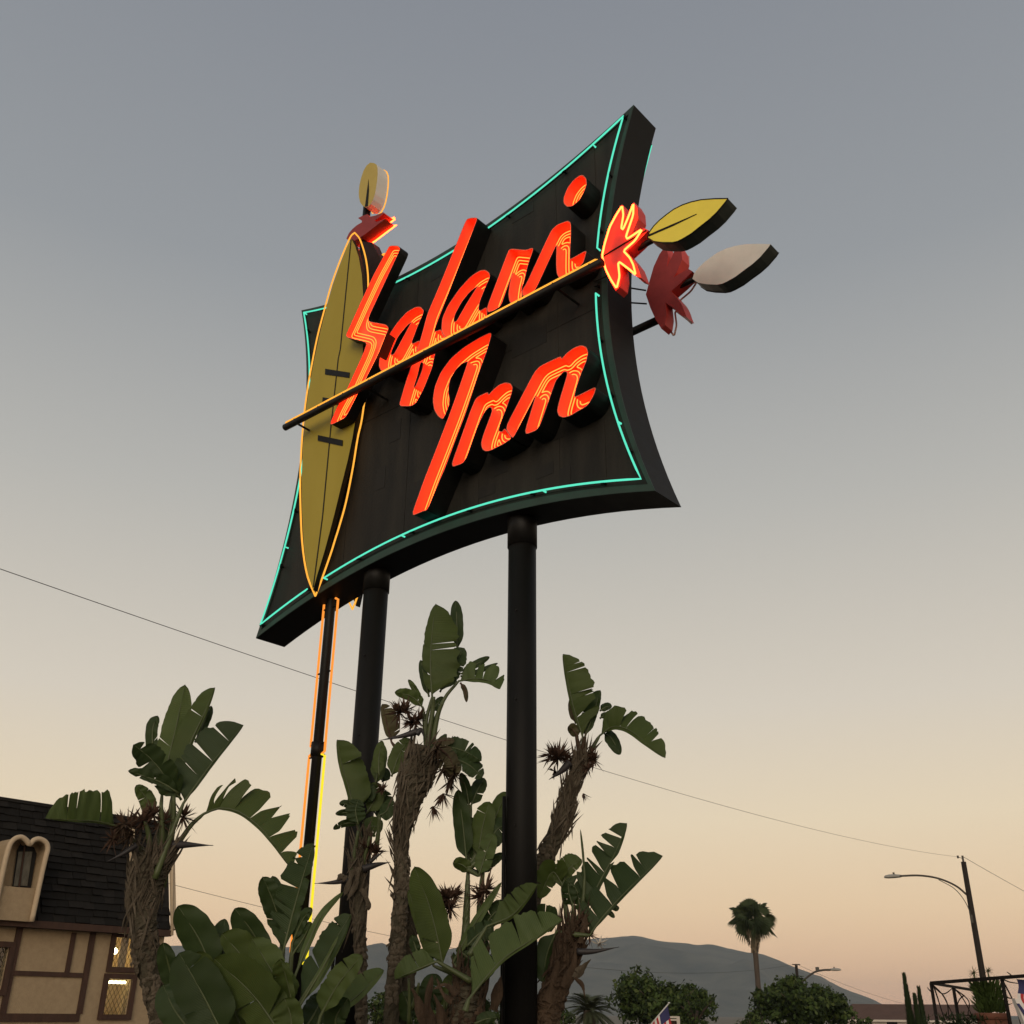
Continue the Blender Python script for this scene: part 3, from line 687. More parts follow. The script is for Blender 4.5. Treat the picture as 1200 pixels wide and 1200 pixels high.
leaf(A, z((345, 712), (250, 690), (150, 685), (12, 675)), 2, 37, DA + .1, [cr0] + z((470, 830), (400, 760)), ns=(0, 4), m=2, gap=.018, rough=1.1, tilt=(.2, -.3), dd=-.4)
leaf(A, z((505, 660), (490, 590), (438, 520)), 9, 9, DA + .2, None, ns=(1, 1), m=2)
for p, r_ in ((z((400, 720))[0], 26), (z((470, 690))[0], 22), (z((330, 770))[0], 16), (z((660, 670))[0], 22), (z((520, 660))[0], 18), (z((560, 700))[0], 18)): spiky(A, *p, r_, DA - .05)
beak(A, z((600, 800), (680, 800), (800, 803)), 12, DA - .1); beak(A, z((440, 800), (380, 840), (300, 880)), 8, DA - .15)
for p in z((380, 700), (420, 750)): spiky(A, *p, 20, DA - .2, 18, (-.4, -.4, -.6), M['sheath_red'], 'dry_bract')
for q in ([(176, 1040)] + z((500, 780), (480, 690)), [(186, 1040)] + z((560, 760), (555, 600)), [(190, 1040)] + z((610, 720), (615, 570))):
    b = MB(); b.tube([at(p[0], p[1], DA - .12 * k_ / 10) for k_, p in enumerate(spline(q, 10))], np.linspace(.035, .016, 10), 8); b.build('leaf_stalk', M['petiole'], A, smooth=True)

# B - left low clump
DB = 9.2; B_ = plant('low leafy bird of paradise clump of broad paddle leaves beside the left black pole', 290, DB); z = zc(170, 960, 4.2857)
spec = [  # blade, wl, wr, dD, mat, ns
 (((340, 760), (270, 600), (165, 435)), 19, 21, .5, 1, (0, 0)), (((400, 720), (390, 620), (400, 500)), 14, 8, .6, 1, (0, 0)),
 (((150, 850), (120, 740), (90, 620)), 12, 10, .4, 1, (0, 0)),
 (((400, 1100), (290, 880), (170, 670)), 28, 28, -.2, 1, (1, 1)), (((350, 860), (310, 770), (255, 668)), 10, 13, .2, 0, (0, 0)),
 (((560, 800), (480, 680), (385, 575)), 12, 22, .3, 0, (0, 1)), (((620, 720), (540, 570), (450, 448)), 18, 14, .45, 1, (0, 0)),
 (((700, 600), (650, 430), (590, 288)), 14, 14, .35, 1, (1, 1)), (((690, 560), (670, 430), (640, 285)), 10, 10, .3, 1, (0, 0)),
 (((500, 1090), (430, 910), (345, 740)), 18, 18, .0, 0, (0, 0)),
 (((690, 1090), (540, 880), (345, 700)), 26, 30, -.35, 0, (1, 1)),
 (((740, 960), (640, 770), (535, 595)), 18, 20, -.1, 2, (1, 2)), (((745, 960), (715, 820), (680, 700)), 16, 6, -.3, 0, (1, 0)),
 (((690, 680), (740, 480), (790, 300), (845, 120)), 26, 9, .1, 1, (6, 2)), (((740, 620), (790, 510), (838, 445)), 8, 6, .1, 1, (0, 1)), (((740, 680), (800, 590), (832, 515)), 8, 8, .1, 1, (0, 0)),
 (((740, 820), (825, 610), (890, 480), (995, 365)), 5, 4, -.1, 2, (0, 0)),
 (((770, 930), (880, 750), (955, 610), (1035, 475)), 20, 7, -.2, 1, (2, 0)), (((775, 940), (885, 760), (960, 620), (1030, 490)), 3, 7, -.24, 2, (0, 0)),
 (((880, 990), (970, 830), (1090, 680)), 17, 12, -.3, 0, (2, 1)), (((950, 960), (1050, 900), (1200, 757)), 20, 6, .4, 2, (1, 0)),
 (((800, 1060), (860, 960), (900, 870)), 16, 16, .0, 1, (1, 1)), (((960, 1070), (960, 990), (1020, 900)), 14, 12, -.1, 1, (0, 0)), (((740, 1080), (730, 980), (700, 900)), 20, 14, -.4, 0, (0, 0)),
 (((250, 1090), (150, 960), (90, 830)), 18, 18, .1, 1, (0, 1)), (((600, 1100), (600, 980), (570, 900)), 20, 20, .1, 1, (0, 0))]
for i, (bl, wl, wr, dD, m, ns) in enumerate(spec):
    base = (250 + (bl[0][0] / 4.2857) * .38, 1395)
    leaf(B_, z(*bl), wl, wr, DB + dD, [base] + [((base[0] + z(bl[0])[0][0]) / 2, (1395 + z(bl[0])[0][1]) / 2)], ns=ns, m=m, gap=.012 if sum(ns) < 5 else .05, dd=R.uniform(-.15, .25))
for x in np.linspace(255, 345, 5):
    pass
# C - centre tree
DC = 11.0; C = plant('tall central bird of paradise with shaggy trunk between the two sign poles', 466, DC); z = zc(380, 690, 5.4545)
trunk(C, [(456, 1230), (461, 1160), (467, 1090), (471, 1030), (470, 985), (477, 945), (490, 905), (500, 878)], [17, 18, 18, 17, 18, 29, 40, 33], DC, M['trunk'], flakes=300)
trunk(C, [(474, 1230), (478, 1150), (480, 1080), (472, 1040), (466, 1000)], [16, 16, 16, 15, 10], DC + .25, M['trunk'], flakes=60)
c0 = (500, 880)
leaf(C, z((850, 400), (848, 220), (840, 75)), 7.5, 7.5, DC + .2, ns=(0, 0), m=1, tilt=(.6, .6))
leaf(C, z((690, 690), (680, 520), (685, 330), (712, 95)), 10, 33, DC, [c0] + z((650, 860)), ns=(2, 3), m=0, gap=.008, tilt=(.8, -.3))
leaf(C, z((740, 660), (790, 560), (840, 470), (897, 378)), 16, 12, DC + .1, ns=(3, 2), m=1, gap=.02)
leaf(C, z((670, 690), (640, 570), (616, 455)), 5, 5, DC + .1, ns=(0, 0), m=1)
leaf(C, z((860, 590), (960, 575), (1060, 590), (1125, 640)), 20, 4, DC, [c0] + z((700, 870), (770, 700)), ns=(3, 0), m=2, gap=.03, rough=1.6, dd=-.3)
leaf(C, z((875, 545), (960, 490), (1057, 435)), 5, 4, DC + .05, ns=(0, 0), m=1)
leaf(C, z((870, 560), (980, 530), (1110, 475)), 3, 3, DC + .05, ns=(0, 0), m=1)
leaf(C, z((630, 760), (560, 690), (450, 660)), 6, 8, DC, [c0] + z((640, 850)), ns=(0, 1), m=2)
leaf(C, z((620, 720), (580, 650), (537, 580)), 3, 4, DC, ns=(0, 0), m=2)
leaf(C, z((430, 980), (400, 860), (372, 735)), 5, 14, DC + .3, [(480, 900)], ns=(0, 2), m=3)
leaf(C, z((430, 1200), (480, 1060), (545, 955)), 11, 11, DC + .25, ns=(1, 1), m=0); leaf(C, z((350, 1200), (350, 1080), (370, 970)), 7, 6, DC + .35, ns=(0, 1), m=0)
leaf(C, z((690, 1010), (790, 1010), (900, 1040), (1005, 1100)), 14, 10, DC - .1, [c0], ns=(4, 3), m=1, gap=.03, rough=1.5)
leaf(C, z((690, 990), (760, 970), (835, 970)), 4, 6, DC - .15, ns=(2, 2), m=3); leaf(C, z((820, 1080), (930, 1130), (1010, 1210)), 12, 10, DC - .1, ns=(2, 2), m=1)
leaf(C, z((740, 1080), (800, 1130), (850, 1200)), 12, 12, DC - .2, ns=(2, 2), m=3, rough=1.5); leaf(C, z((720, 1000), (800, 1080), (830, 1160)), 9, 9, DC - .25, ns=(2, 2), m=3)
leaf(C, z((870, 600), (900, 650), (910, 725)), 3, 3, DC - .02, ns=(0, 0), m=3)
leaf(C, z((690, 780), (720, 740), (760, 690)), 5, 7, DC + .1, ns=(0, 1), m=1)
for p, r_ in ((z((480, 790))[0], 22), (z((520, 780))[0], 18), (z((600, 840))[0], 20), (z((560, 850))[0], 18)): spiky(C, *p, r_, DC - .05, 28)
for p in z((760, 1150), (830, 1180), (720, 1020)): spiky(C, *p, 20, DC - .3, 20, (.3, -.3, -.8), M['sheath_red'], 'dry_bract')
for p in [(520, 930), (508, 945), (528, 915)]: spiky(C, *p, 20, DC - .1, 12, (.25, 0, -1.6), M['dead'], 'dry_bract')
beak(C, z((600, 910), (500, 940), (350, 970)), 10, DC - .1); beak(C, z((590, 930), (620, 900), (640, 960)), 9, DC - .12)
for q in ([(497, 895)] + z((690, 800), (700, 690)), [(503, 895)] + z((720, 830), (760, 720))):
    b = MB(); b.tube([at(p[0], p[1], DC - .12 * k_ / 10) for k_, p in enumerate(spline(q, 10))], np.linspace(.035, .018, 10), 8); b.build('leaf_stalk', M['petiole'], C, smooth=True)

# D - beside left pole
DD = 11.6; Dp = plant('slender bird of paradise with torn leaves standing against the left sign pole', 422, DD); z = zc(370, 850, 6.0)
trunk(Dp, [(424, 1230), (423, 1150), (421, 1080), (420, 1020), (424, 985)], [13, 14, 15, 17, 18], DD, M['trunk'], flakes=120, fl_mat=M['sheath'])
d0 = (422, 990)
leaf(Dp, z((280, 640), (235, 450), (185, 280), (150, 100)), 4, 27, DD, [d0] + z((310, 760)), ns=(0, 1), m=0, gap=.006, tilt=(.5, -.3))
for bl, wl, wr, m, ns in [(((320, 620), (230, 560), (165, 548)), 4, 5, 1, (1, 0)), (((310, 660), (220, 615), (138, 622)), 4, 4, 1, (0, 0)), (((310, 690), (210, 690), (122, 730)), 4, 5, 1, (1, 1)),
        (((430, 660), (470, 560), (500, 460)), 13, 12, 1, (2, 2)), (((340, 760), (400, 710), (470, 730)), 12, 12, 0, (1, 2)), (((360, 620), (420, 500), (400, 400)), 11, 11, 0, (2, 1)),
        (((300, 700), (280, 600), (300, 520)), 12, 12, 1, (2, 2)), (((440, 640), (500, 600), (530, 520)), 9, 9, 1, (1, 1)), (((300, 560), (330, 480), (420, 420)), 5, 14, 1, (0, 1)), (((420, 420), (450, 260), (470, 130)), 9, 8, 0, (1, 0)), (((470, 400), (480, 340), (500, 300)), 8, 8, 1, (0, 0))]:
    leaf(Dp, z(*bl), wl, wr, DD + R.uniform(-.2, .2), None, ns=ns, m=m, gap=.03, rough=1.4)
for q in (z((235, 1150), (270, 920), (300, 740)), z((320, 1100), (340, 950), (380, 780)), z((420, 900), (440, 760), (450, 640))):
    b = MB(); b.tube([at(p[0], p[1], DD - .12 * k_ / 10) for k_, p in enumerate(spline(q, 10))], np.linspace(.03, .016, 10), 8); b.build('leaf_stalk', M['petiole'], Dp, smooth=True)
for p, r_ in ((z((380, 860))[0], 18), (z((430, 890))[0], 16), (z((340, 870))[0], 14), (z((470, 450))[0], 10)): spiky(Dp, *p, r_, DD - .05)
beak(Dp, z((230, 1085), (120, 1105), (-10, 1112)), 8, DD - .1); beak(Dp, z((330, 1010), (430, 980), (525, 962)), 10, DD - .12); beak(Dp, z((380, 960), (430, 920), (490, 880)), 6, DD - .12)
for k, q in enumerate((z((210, 1080), (180, 1060), (150, 1090)), z((260, 1020), (230, 1120), (200, 1200)), z((300, 1000), (280, 1120), (220, 1230)), z((330, 1150), (370, 1260), (350, 1300)))):
    strip(Dp, q, 9, DD - .14, M['sheath'])

# E - middle clump beside right pole
DE = 10.6; E_ = plant('middle bird of paradise clump crossing in front of the right sign pole', 556, DE); z5 = zc(520, 880, 3.75); z4 = zc(380, 1000, 5.4545)
trunk(E_, [(545, 1235), (545, 1200), (548, 1165), (552, 1135)], [40, 42, 40, 30], DE, M['trunk'], flakes=120, fl_mat=M['sheath_red'])
e0 = (552, 1150)
trunk(E_, [(540, 1190), (544, 1120), (547, 1065), (549, 1008)], [10, 10, 8, 3], DE + .3, M['petiole'], name='stem', flakes=0)
trunk(E_, [(556, 1180), (560, 1110), (563, 1060), (567, 1005)], [10, 9, 8, 3], DE + .3, M['petiole'], name='stem', flakes=0)
e1 = z5((105, 520))[0]
for bl, wl, wr, dD, m, ns in [(((100, 480), (85, 330), (63, 170)), 11, 10, .4, 1, (0, 0)), (((112, 245), (100, 170), (75, 95)), 6, 6, .5, 1, (0, 0)), (((120, 240), (150, 170), (180, 120)), 9, 9, .5, 1, (0, 1)),
        (((150, 470), (170, 340), (200, 222)), 14, 13, .35, 0, (1, 0)), (((155, 550), (185, 450), (220, 360)), 11, 11, .25, 2, (1, 1)), (((200, 440), (230, 350), (300, 315)), 12, 12, .3, 1, (1, 1)),
        (((215, 330), (245, 250), (278, 180)), 10, 9, .45, 0, (0, 0)), (((120, 530), (80, 500), (40, 492)), 7, 8, .3, 0, (0, 0)), (((170, 540), (210, 490), (265, 450)), 6, 6, .4, 1, (0, 1)), (((140, 500), (130, 400), (120, 290)), 9, 9, .45, 1, (0, 0))]:
    leaf(E_, z5(*bl), wl, wr, DE + dD, [e1], ns=ns, m=m)
leaf(E_, z4((760, 730), (720, 520), (660, 300), (575, 85)), 20, 17, DE + .0, [e0], ns=(1, 0), m=0, gap=.006)
leaf(E_, z4((700, 720), (620, 480), (535, 235)), 6, 12, DE + .1, [e0], ns=(1, 0), m=0)
leaf(E_, z4((720, 690), (600, 740), (450, 805)), 2, 21, DE - .25, [e0], ns=(0, 2), m=2, gap=.008)
leaf(E_, z4((600, 640), (580, 590), (560, 520)), 6, 6, DE + .2, ns=(0, 0), m=1)
leaf(E_, z4((820, 700), (950, 470), (1132, 185)), 5, 5, DE + .1, [e0], ns=(0, 0), m=2)
leaf(E_, z5((110, 1090), (250, 925), (380, 835), (522, 742)), 34, 3, DE - .6, [(545, 1185)], ns=(4, 0), m=2, gap=.03, tilt=(.3, -.3), dd=-.2)
leaf(E_, z5((190, 770), (290, 730), (350, 670), (412, 585)), 21, 3, DE - .35, [(550, 1120)], ns=(3, 0), m=0, gap=.03, dd=-.2)
leaf(E_, z5((70, 880), (140, 930), (230, 960)), 14, 18, DE - .1, ns=(3, 3), m=1, gap=.05, rough=1.5); leaf(E_, z5((100, 860), (160, 800), (220, 770)), 12, 12, DE + .0, ns=(2, 2), m=1, gap=.04)
leaf(E_, z5((130, 1000), (180, 960), (215, 900)), 12, 8, DE - .1, ns=(1, 1), m=1)
leaf(E_, z4((1010, 480), (1090, 380), (1180, 320)), 12, 12, DE + .2, ns=(1, 2), m=1); leaf(E_, z4((930, 620), (1000, 540), (1060, 480)), 12, 10, DE + .1, ns=(2, 1), m=1, rough=1.4)
for p, r_ in ((z5((20, 650))[0], 24), (z5((50, 640))[0], 18), (z5((185, 610))[0], 24), (z5((160, 640))[0], 20), (z5((30, 690))[0], 18), (z5((10, 640))[0], 16)): spiky(E_, *p, r_, DE + .2, 30)
for q in (z4((850, 900), (770, 840), (700, 870)), z4((820, 950), (760, 900), (720, 800)), z4((980, 1030), (1000, 980), (1010, 930))): strip(E_, q, 7, DE - .3, M['sheath_red'])
for q, w in ((z4((1080, 1010), (1100, 920), (1130, 780)), 16), (z4((690, 1100), (660, 960), (690, 780)), 14), (z4((640, 1100), (600, 950), (560, 860)), 12), (z4((760, 1120), (740, 1000), (700, 900)), 12), (z4((850, 1100), (880, 960), (860, 850)), 22)): strip(E_, q, w, DE - .1, M['sheath_red'])
leaf(E_, z4((960, 1090), (1030, 1060), (1105, 1050)), 8, 5, DE - .3, ns=(0, 0), m=1)
for q in (z4((700, 1090), (760, 1000), (780, 900)), z4((540, 1090), (545, 950), (540, 800)), z4((560, 1000), (590, 900), (605, 830)), z4((900, 1080), (880, 960), (830, 860))):
    b = MB(); b.tube([at(p[0], p[1], DE - .12 * k_ / 8) for k_, p in enumerate(spline(q, 8))], np.linspace(.02, .012, 8), 7); b.build('leaf_stalk', M['petiole'], E_, smooth=True)

for bl, wl, wr, dD, m, ns in [(((830, 760), (930, 650), (1050, 560)), 16, 16, .1, 1, (3, 3)), (((1040, 790), (960, 700), (890, 640)), 14, 14, .15, 1, (3, 2)), (((860, 900), (900, 800), (1000, 700)), 14, 16, .1, 1, (2, 3)),
        (((560, 1090), (540, 980), (500, 880)), 12, 12, .3, 1, (0, 1)), (((640, 1090), (620, 960), (590, 850)), 13, 13, .25, 1, (0, 0)), (((780, 1000), (800, 880), (850, 760)), 12, 12, .2, 0, (1, 0)), (((700, 1000), (680, 880), (720, 770)), 14, 14, .25, 1, (1, 1)), (((480, 1100), (450, 1000), (470, 900)), 9, 9, .5, 1, (0, 0)), (((930, 1100), (990, 1000), (1060, 960)), 10, 10, .2, 1, (0, 1))]:
    leaf(E_, z4(*bl), wl, wr, DE + dD, None, ns=ns, m=m, gap=.04, rough=1.4)
# F - right tall leaning tree
DF = 11.7; Fp = plant('leaning bird of paradise behind the right pole with a starburst of dry flowers', 606, DF); z = zc(610, 750, 5.714); z7 = zc(600, 940, 4.615)
trunk(Fp, [(596, 1235), (603, 1150), (612, 1090), (630, 1032), (647, 988), (661, 955), (669, 925), (678, 898), (681, 888)], [24, 23, 23, 22, 20, 18, 17, 16, 12], DF, M['trunk'], flakes=300)
f0 = (679, 895)
leaf(Fp, z((420, 660), (355, 450), (320, 290), (283, 95)), 3, 30, DF, [f0], ns=(0, 6), m=0, gap=.02, rough=1.3, tilt=(.4, -.4))
leaf(Fp, z((430, 650), (480, 520), (535, 335)), 14, 5, DF + .05, [f0], ns=(1, 1), m=1, gap=.01)
leaf(Fp, z((530, 640), (620, 580), (720, 600), (830, 680), (968, 790)), 24, 4, DF, [f0] + z((470, 740)), ns=(5, 0), m=0, gap=.03, rough=1.4, dd=-.35, tilt=(.3, .2))
leaf(Fp, z((560, 625), (610, 660), (668, 768)), 7, 8, DF + .1, ns=(0, 0), m=1)
leaf(Fp, z((530, 475), (570, 450), (612, 440)), 5, 4, DF + .1, ns=(0, 0), m=1); leaf(Fp, z((530, 525), (570, 505), (607, 517)), 4, 3, DF + .1, ns=(0, 0), m=1)
leaf(Fp, z((385, 650), (350, 600), (318, 580)), 6, 7, DF + .05, ns=(0, 0), m=3); leaf(Fp, z((370, 560), (345, 480), (335, 390)), 4, 4, DF + .1, ns=(0, 0), m=3)
leaf(Fp, z((660, 570), (720, 520), (780, 490)), 4, 3, DF + .05, ns=(0, 0), m=1)
for q in ([(675, 905)] + z((390, 760), (375, 640)), [(678, 905)] + z((410, 760), (430, 650))):
    b = MB(); b.tube([at(p[0], p[1], DF - .12 * k_ / 8) for k_, p in enumerate(spline(q, 8))], np.linspace(.035, .02, 8), 8); b.build('leaf_stalk', M['sheath_red'], Fp, smooth=True)
for p, r_, n_ in ((z((250, 790))[0], 24, 46), (z((200, 770))[0], 16, 20), (z((490, 800))[0], 17, 30), (z((480, 760))[0], 12, 18), (z((450, 860))[0], 14, 16), (z((310, 790))[0], 14, 20), (z((230, 880))[0], 11, 16)): spiky(Fp, *p, r_, DF - .05, n_)
beak(Fp, z((330, 820), (270, 880), (190, 935)), 12, DF - .1)
for p in [(664, 945), (655, 965), (684, 930)]: spiky(Fp, *p, 12, DF - .05, 8, (.3, 0, -1.3), M['dead'], 'dry_bract')

# G - right low
DG = 10.9; Gp = plant('low bird of paradise right of the sign with comb-torn leaves over a reddish trunk', 650, DG); z = z7
trunk(Gp, [(628, 1235), (637, 1200), (648, 1165), (660, 1130), (667, 1105), (671, 1085)], [34, 32, 31, 30, 30, 24], DG, M['sheath_red'], flakes=220, fl_mat=M['sheath_red'])
g0 = (671, 1095)
leaf(Gp, z((395, 600), (470, 440), (560, 270), (622, 112)), 28, 4, DG, [g0], ns=(8, 1), m=1, gap=.03, rough=1.4, tilt=(.3, -.4))
leaf(Gp, z((420, 720), (500, 610), (640, 460), (815, 292)), 32, 3, DG - .15, [g0], ns=(6, 0), m=1, gap=.03, rough=1.5, tilt=(.3, -.3))
leaf(Gp, z((370, 600), (350, 480), (290, 420)), 14, 14, DG + .1, [g0], ns=(4, 3), m=1, gap=.05, rough=1.5)
leaf(Gp, z((270, 470), (300, 370), (378, 310)), 16, 8, DG + .2, [g0] + z((300, 640)), ns=(2, 1), m=0)
leaf(Gp, z((270, 440), (215, 380), (145, 520)), 12, 16, DG + .2, [g0] + z((290, 560)), ns=(1, 2), m=0)
leaf(Gp, z((330, 560), (310, 500), (300, 420)), 9, 9, DG + .1, [g0], ns=(2, 1), m=1)
leaf(Gp, z((393, 400), (383, 270), (370, 148)), 1.4, 1.4, DG, [g0] + z((380, 560)), ns=(0, 0), m=0)
leaf(Gp, z((240, 700), (190, 820), (165, 975)), 14, 14, DG - .05, [g0], ns=(0, 0), m=1); leaf(Gp, z((260, 640), (180, 620), (110, 600)), 16, 14, DG + .15, ns=(2, 1), m=1)
leaf(Gp, z((510, 590), (530, 600), (555, 625)), 3, 3, DG - .1, ns=(0, 0), m=1); leaf(Gp, z((540, 560), (560, 570), (580, 575)), 3, 4, DG - .1, ns=(0, 0), m=1)
beak(Gp, z((350, 808), (450, 806), (580, 783)), 9, DG - .15); strip(Gp, z((330, 950), (370, 910), (425, 850)), 11, DG - .15, M['sheath'])
for p, r_ in ((z((420, 720))[0], 14), (z((380, 650))[0], 14), (z((330, 740))[0], 18)): spiky(Gp, *p, r_, DG - .1, 18)
spiky(Gp, *z((470, 770))[0], 14, DG - .1, 9, (.6, 0, .7), M['ceramic'], 'pale_bract')
for q, w in ((z((200, 1080), (220, 980), (250, 850)), 14), (z((280, 1000), (330, 900), (350, 760)), 12), (z((300, 760), (320, 680), (330, 600)), 12), (z((370, 760), (390, 680), (400, 600)), 10), (z((340, 950), (380, 990), (395, 1060)), 5)): strip(Gp, q, w, DG - .16, M['sheath_red'])
#PART2

def proj(P):
    v = np.asarray(P) - CAM; zz = v[1] * cp + v[2] * sp_; B = (-v[1] * sp_ + v[2] * cp) / zz * FPX; A = v[0] / zz * FPX
    return 600 + A * cr + B * sr, 600 - (-A * sr + B * cr)
def inside(pt, poly):
    x, y = pt; r = False
    for i in range(len(poly)):
        (x0, y0), (x1, y1) = poly[i], poly[i - 1]
        if (y0 > y) != (y1 > y) and x < (x1 - x0) * (y - y0) / (y1 - y0) + x0: r = not r
    return r
# ================================================================== MOTEL BUILDING (left)
M['stucco'] = mat('tan_stucco', (.38, .285, .175), .95, noise=(9, .7, (.30, .22, .135)), bump=(70, .8))
M['cream'] = mat('cream_trim_stucco', (.52, .41, .28), .9, noise=(8, .6, (.44, .34, .225)), bump=(60, .5))
M['timber'] = mat('dark_brown_timber', (.060, .028, .017), .75, noise=(7, .8, (.035, .018, .012), (1, 1, .3)), bump=(40, .4))
SHM = [mat('roof_shingle_charcoal', (.017, .0155, .014), .95, noise=(18, .8, (.010, .0095, .009), (1, 1, .3)), bump=(60, .6), spec=.15),
       mat('roof_shingle_dark', (.012, .0115, .011), .95, noise=(18, .8, (.018, .0165, .015), (1, 1, .3)), bump=(60, .6), spec=.15),
       mat('roof_shingle_grey', (.024, .022, .020), .95, noise=(18, .8, (.013, .012, .011), (1, 1, .3)), bump=(60, .6), spec=.15)]
M['roof_base'] = mat('roof_underlay', (.016, .015, .014), .95)
M['room'] = mat('warm_room_wall', (.68, .54, .30), .9, noise=(3, .6, (.55, .42, .22)))
M['lead'] = mat('leaded_lattice', (.055, .045, .03), .6)
M['tube_white'] = emit('warm_fluorescent_tube', (1.0, .84, .46), 9.0)
M['bulb'] = emit('warm_bulb', (1.0, .80, .42), 22.0)
def glass_mat():
    m = bpy.data.materials.new('window_glass'); m.use_nodes = True; t = m.node_tree; t.nodes.clear()
    o = t.nodes.new('ShaderNodeOutputMaterial'); a = t.nodes.new('ShaderNodeBsdfTransparent'); g_ = t.nodes.new('ShaderNodeBsdfGlossy'); x = t.nodes.new('ShaderNodeMixShader')
    a.inputs[0].default_value = (.85, .88, .84, 1); g_.inputs['Roughness'].default_value = .05; x.inputs[0].default_value = .12
    t.links.new(a.outputs[0], x.inputs[1]); t.links.new(g_.outputs[0], x.inputs[2]); t.links.new(x.outputs[0], o.inputs[0]); return m
M['glass'] = glass_mat()
BP = at(0, 1190, 26.0); BP[2] = 0
BA = rad(40); BD = np.array([math.sin(BA), math.cos(BA), 0]); BN = np.array([math.cos(BA), -math.sin(BA), 0])
def Bq(s, z_, off=0.0): return BP + BD * s + BN * off + ZV * z_
def bpx(x, y, off=0.0):
    p = onplane(x, y, BP + BN * off, BN); return np.array([np.dot(p - BP, BD), p[2]])
ze = (bpx(26, 1084, .25)[1] + bpx(150, 1091, .25)[1]) / 2; s0, s1 = -3.5, bpx(191, 1110)[0]
bld = thing('motel_building', 'tan stucco building with dark shingled mansard roof, brown timbers and lit windows', 'building', Bq(s0 / 2 + s1 / 2, 0))
def quadpx(pts, off): return [bpx(x, y, off) for x, y in pts]
def rect(pts):
    q = quadpx(pts, 0); ss = sorted(p[0] for p in q); zz = sorted(p[1] for p in q); return ((ss[0] + ss[1]) / 2, (ss[2] + ss[3]) / 2, (zz[0] + zz[1]) / 2, (zz[2] + zz[3]) / 2)
w_up = rect([(135.5, 1096), (152, 1096), (129.5, 1133), (155.5, 1134)]); w_lo = rect([(126.5, 1147), (155, 1148), (119.5, 1188.5), (147, 1189)])
w_up = (w_lo[0] + .02, w_lo[1] + .0, w_up[2], min(w_up[3], ze - .12))
w_left = (bpx(-22, 1110)[0], bpx(11, 1110)[0], bpx(5, 1160)[1], bpx(5, 1110)[1])
# wall with real openings
wall = MB(); ops = [w_up, w_lo, w_left]
ss = sorted({s0, s1, *[o[0] for o in ops], *[o[1] for o in ops]}); zz = sorted({0, ze, *[o[2] for o in ops], *[o[3] for o in ops]})
for i in range(len(ss) - 1):
    for j in range(len(zz) - 1):
        cs, cz = (ss[i] + ss[i + 1]) / 2, (zz[j] + zz[j + 1]) / 2
        if any(o[0] < cs < o[1] and o[2] < cz < o[3] for o in ops): continue
        wall.add([Bq(ss[i], zz[j]), Bq(ss[i + 1], zz[j]), Bq(ss[i + 1], zz[j + 1]), Bq(ss[i], zz[j + 1])], [(0, 1, 2, 3)])
for o in ops:
    c = [(o[0], o[2]), (o[1], o[2]), (o[1], o[3]), (o[0], o[3])]
    for k in range(4): wall.add([Bq(*c[k]), Bq(*c[(k + 1) % 4]), Bq(*c[(k + 1) % 4], -.2), Bq(*c[k], -.2)], [(0, 1, 2, 3)])
wall.add([Bq(s1, 0), Bq(s1, 0, -9), Bq(s1, ze, -9), Bq(s1, ze), Bq(s0, 0), Bq(s0, 0, -9), Bq(s0, ze, -9), Bq(s0, ze)], [(0, 1, 2, 3), (4, 7, 6, 5), (1, 5, 6, 2)])
wo = wall.build('wall', M['stucco'], bld)
def window(o, lit, nm='window', lattice=True):
    cs, cz, hs, hz = (o[0] + o[1]) / 2, (o[2] + o[3]) / 2, (o[1] - o[0]) / 2, (o[3] - o[2]) / 2
    b = MB(); fw = .055
    for (a, c, h1, h2) in ((cs, o[3] + fw, hs + 2 * fw, fw), (cs, o[2] - fw, hs + 2 * fw, fw), (o[0] - fw, cz, fw, hz), (o[1] + fw, cz, fw, hz)):
        b.box(Bq(a, c, .025), (h1, .035, h2), (BD, BN, ZV))
    wi = b.build('window', M['timber'], bld)
    b = MB(); b.add([Bq(o[0], o[2], -.06), Bq(o[1], o[2], -.06), Bq(o[1], o[3], -.06), Bq(o[0], o[3], -.06)], [(0, 1, 2, 3)]); b.build('pane', M['glass'], wi)
    if lattice:
        b = MB(); st = .105; k = -hs - hz * 1.0
        def clip(p, q):
            t0, t1 = 0, 1; d = q - p
            for ax, lo, hi in ((0, o[0], o[1]), (1, o[2], o[3])):
                if abs(d[ax]) < 1e-9: continue
                a_, b_ = sorted(((lo - p[ax]) / d[ax], (hi - p[ax]) / d[ax])); t0, t1 = max(t0, a_), min(t1, b_)
            return (p + d * t0, p + d * t1) if t1 > t0 else None
        L = 3
        for sg in (-1, 1):
            for k in np.arange(-2, 2, st):
                r_ = clip(np.array([cs + k - L * .6, cz - sg * L]), np.array([cs + k + L * .6, cz + sg * L]))
                if r_ is not None and np.linalg.norm(r_[1] - r_[0]) > .04: b.tube([Bq(*r_[0], -.05), Bq(*r_[1], -.05)], .0048, 4)
        b.build('lattice', M['lead'], wi)
    rm = M['room'] if lit else M['roof_base']
    b = MB(); d = -.75; c = [(o[0] - .1, o[2] - .1), (o[1] + .1, o[2] - .1), (o[1] + .1, o[3] + .1), (o[0] - .1, o[3] + .1)]
    b.add([Bq(*p, -.201) for p in c] + [Bq(*p, d) for p in c], [(4, 5, 6, 7), (0, 1, 5, 4), (1, 2, 6, 5), (2, 3, 7, 6), (3, 0, 4, 7)]); b.build('room_recess', rm, wi)
    return wi
wl_ = window(w_lo, True)
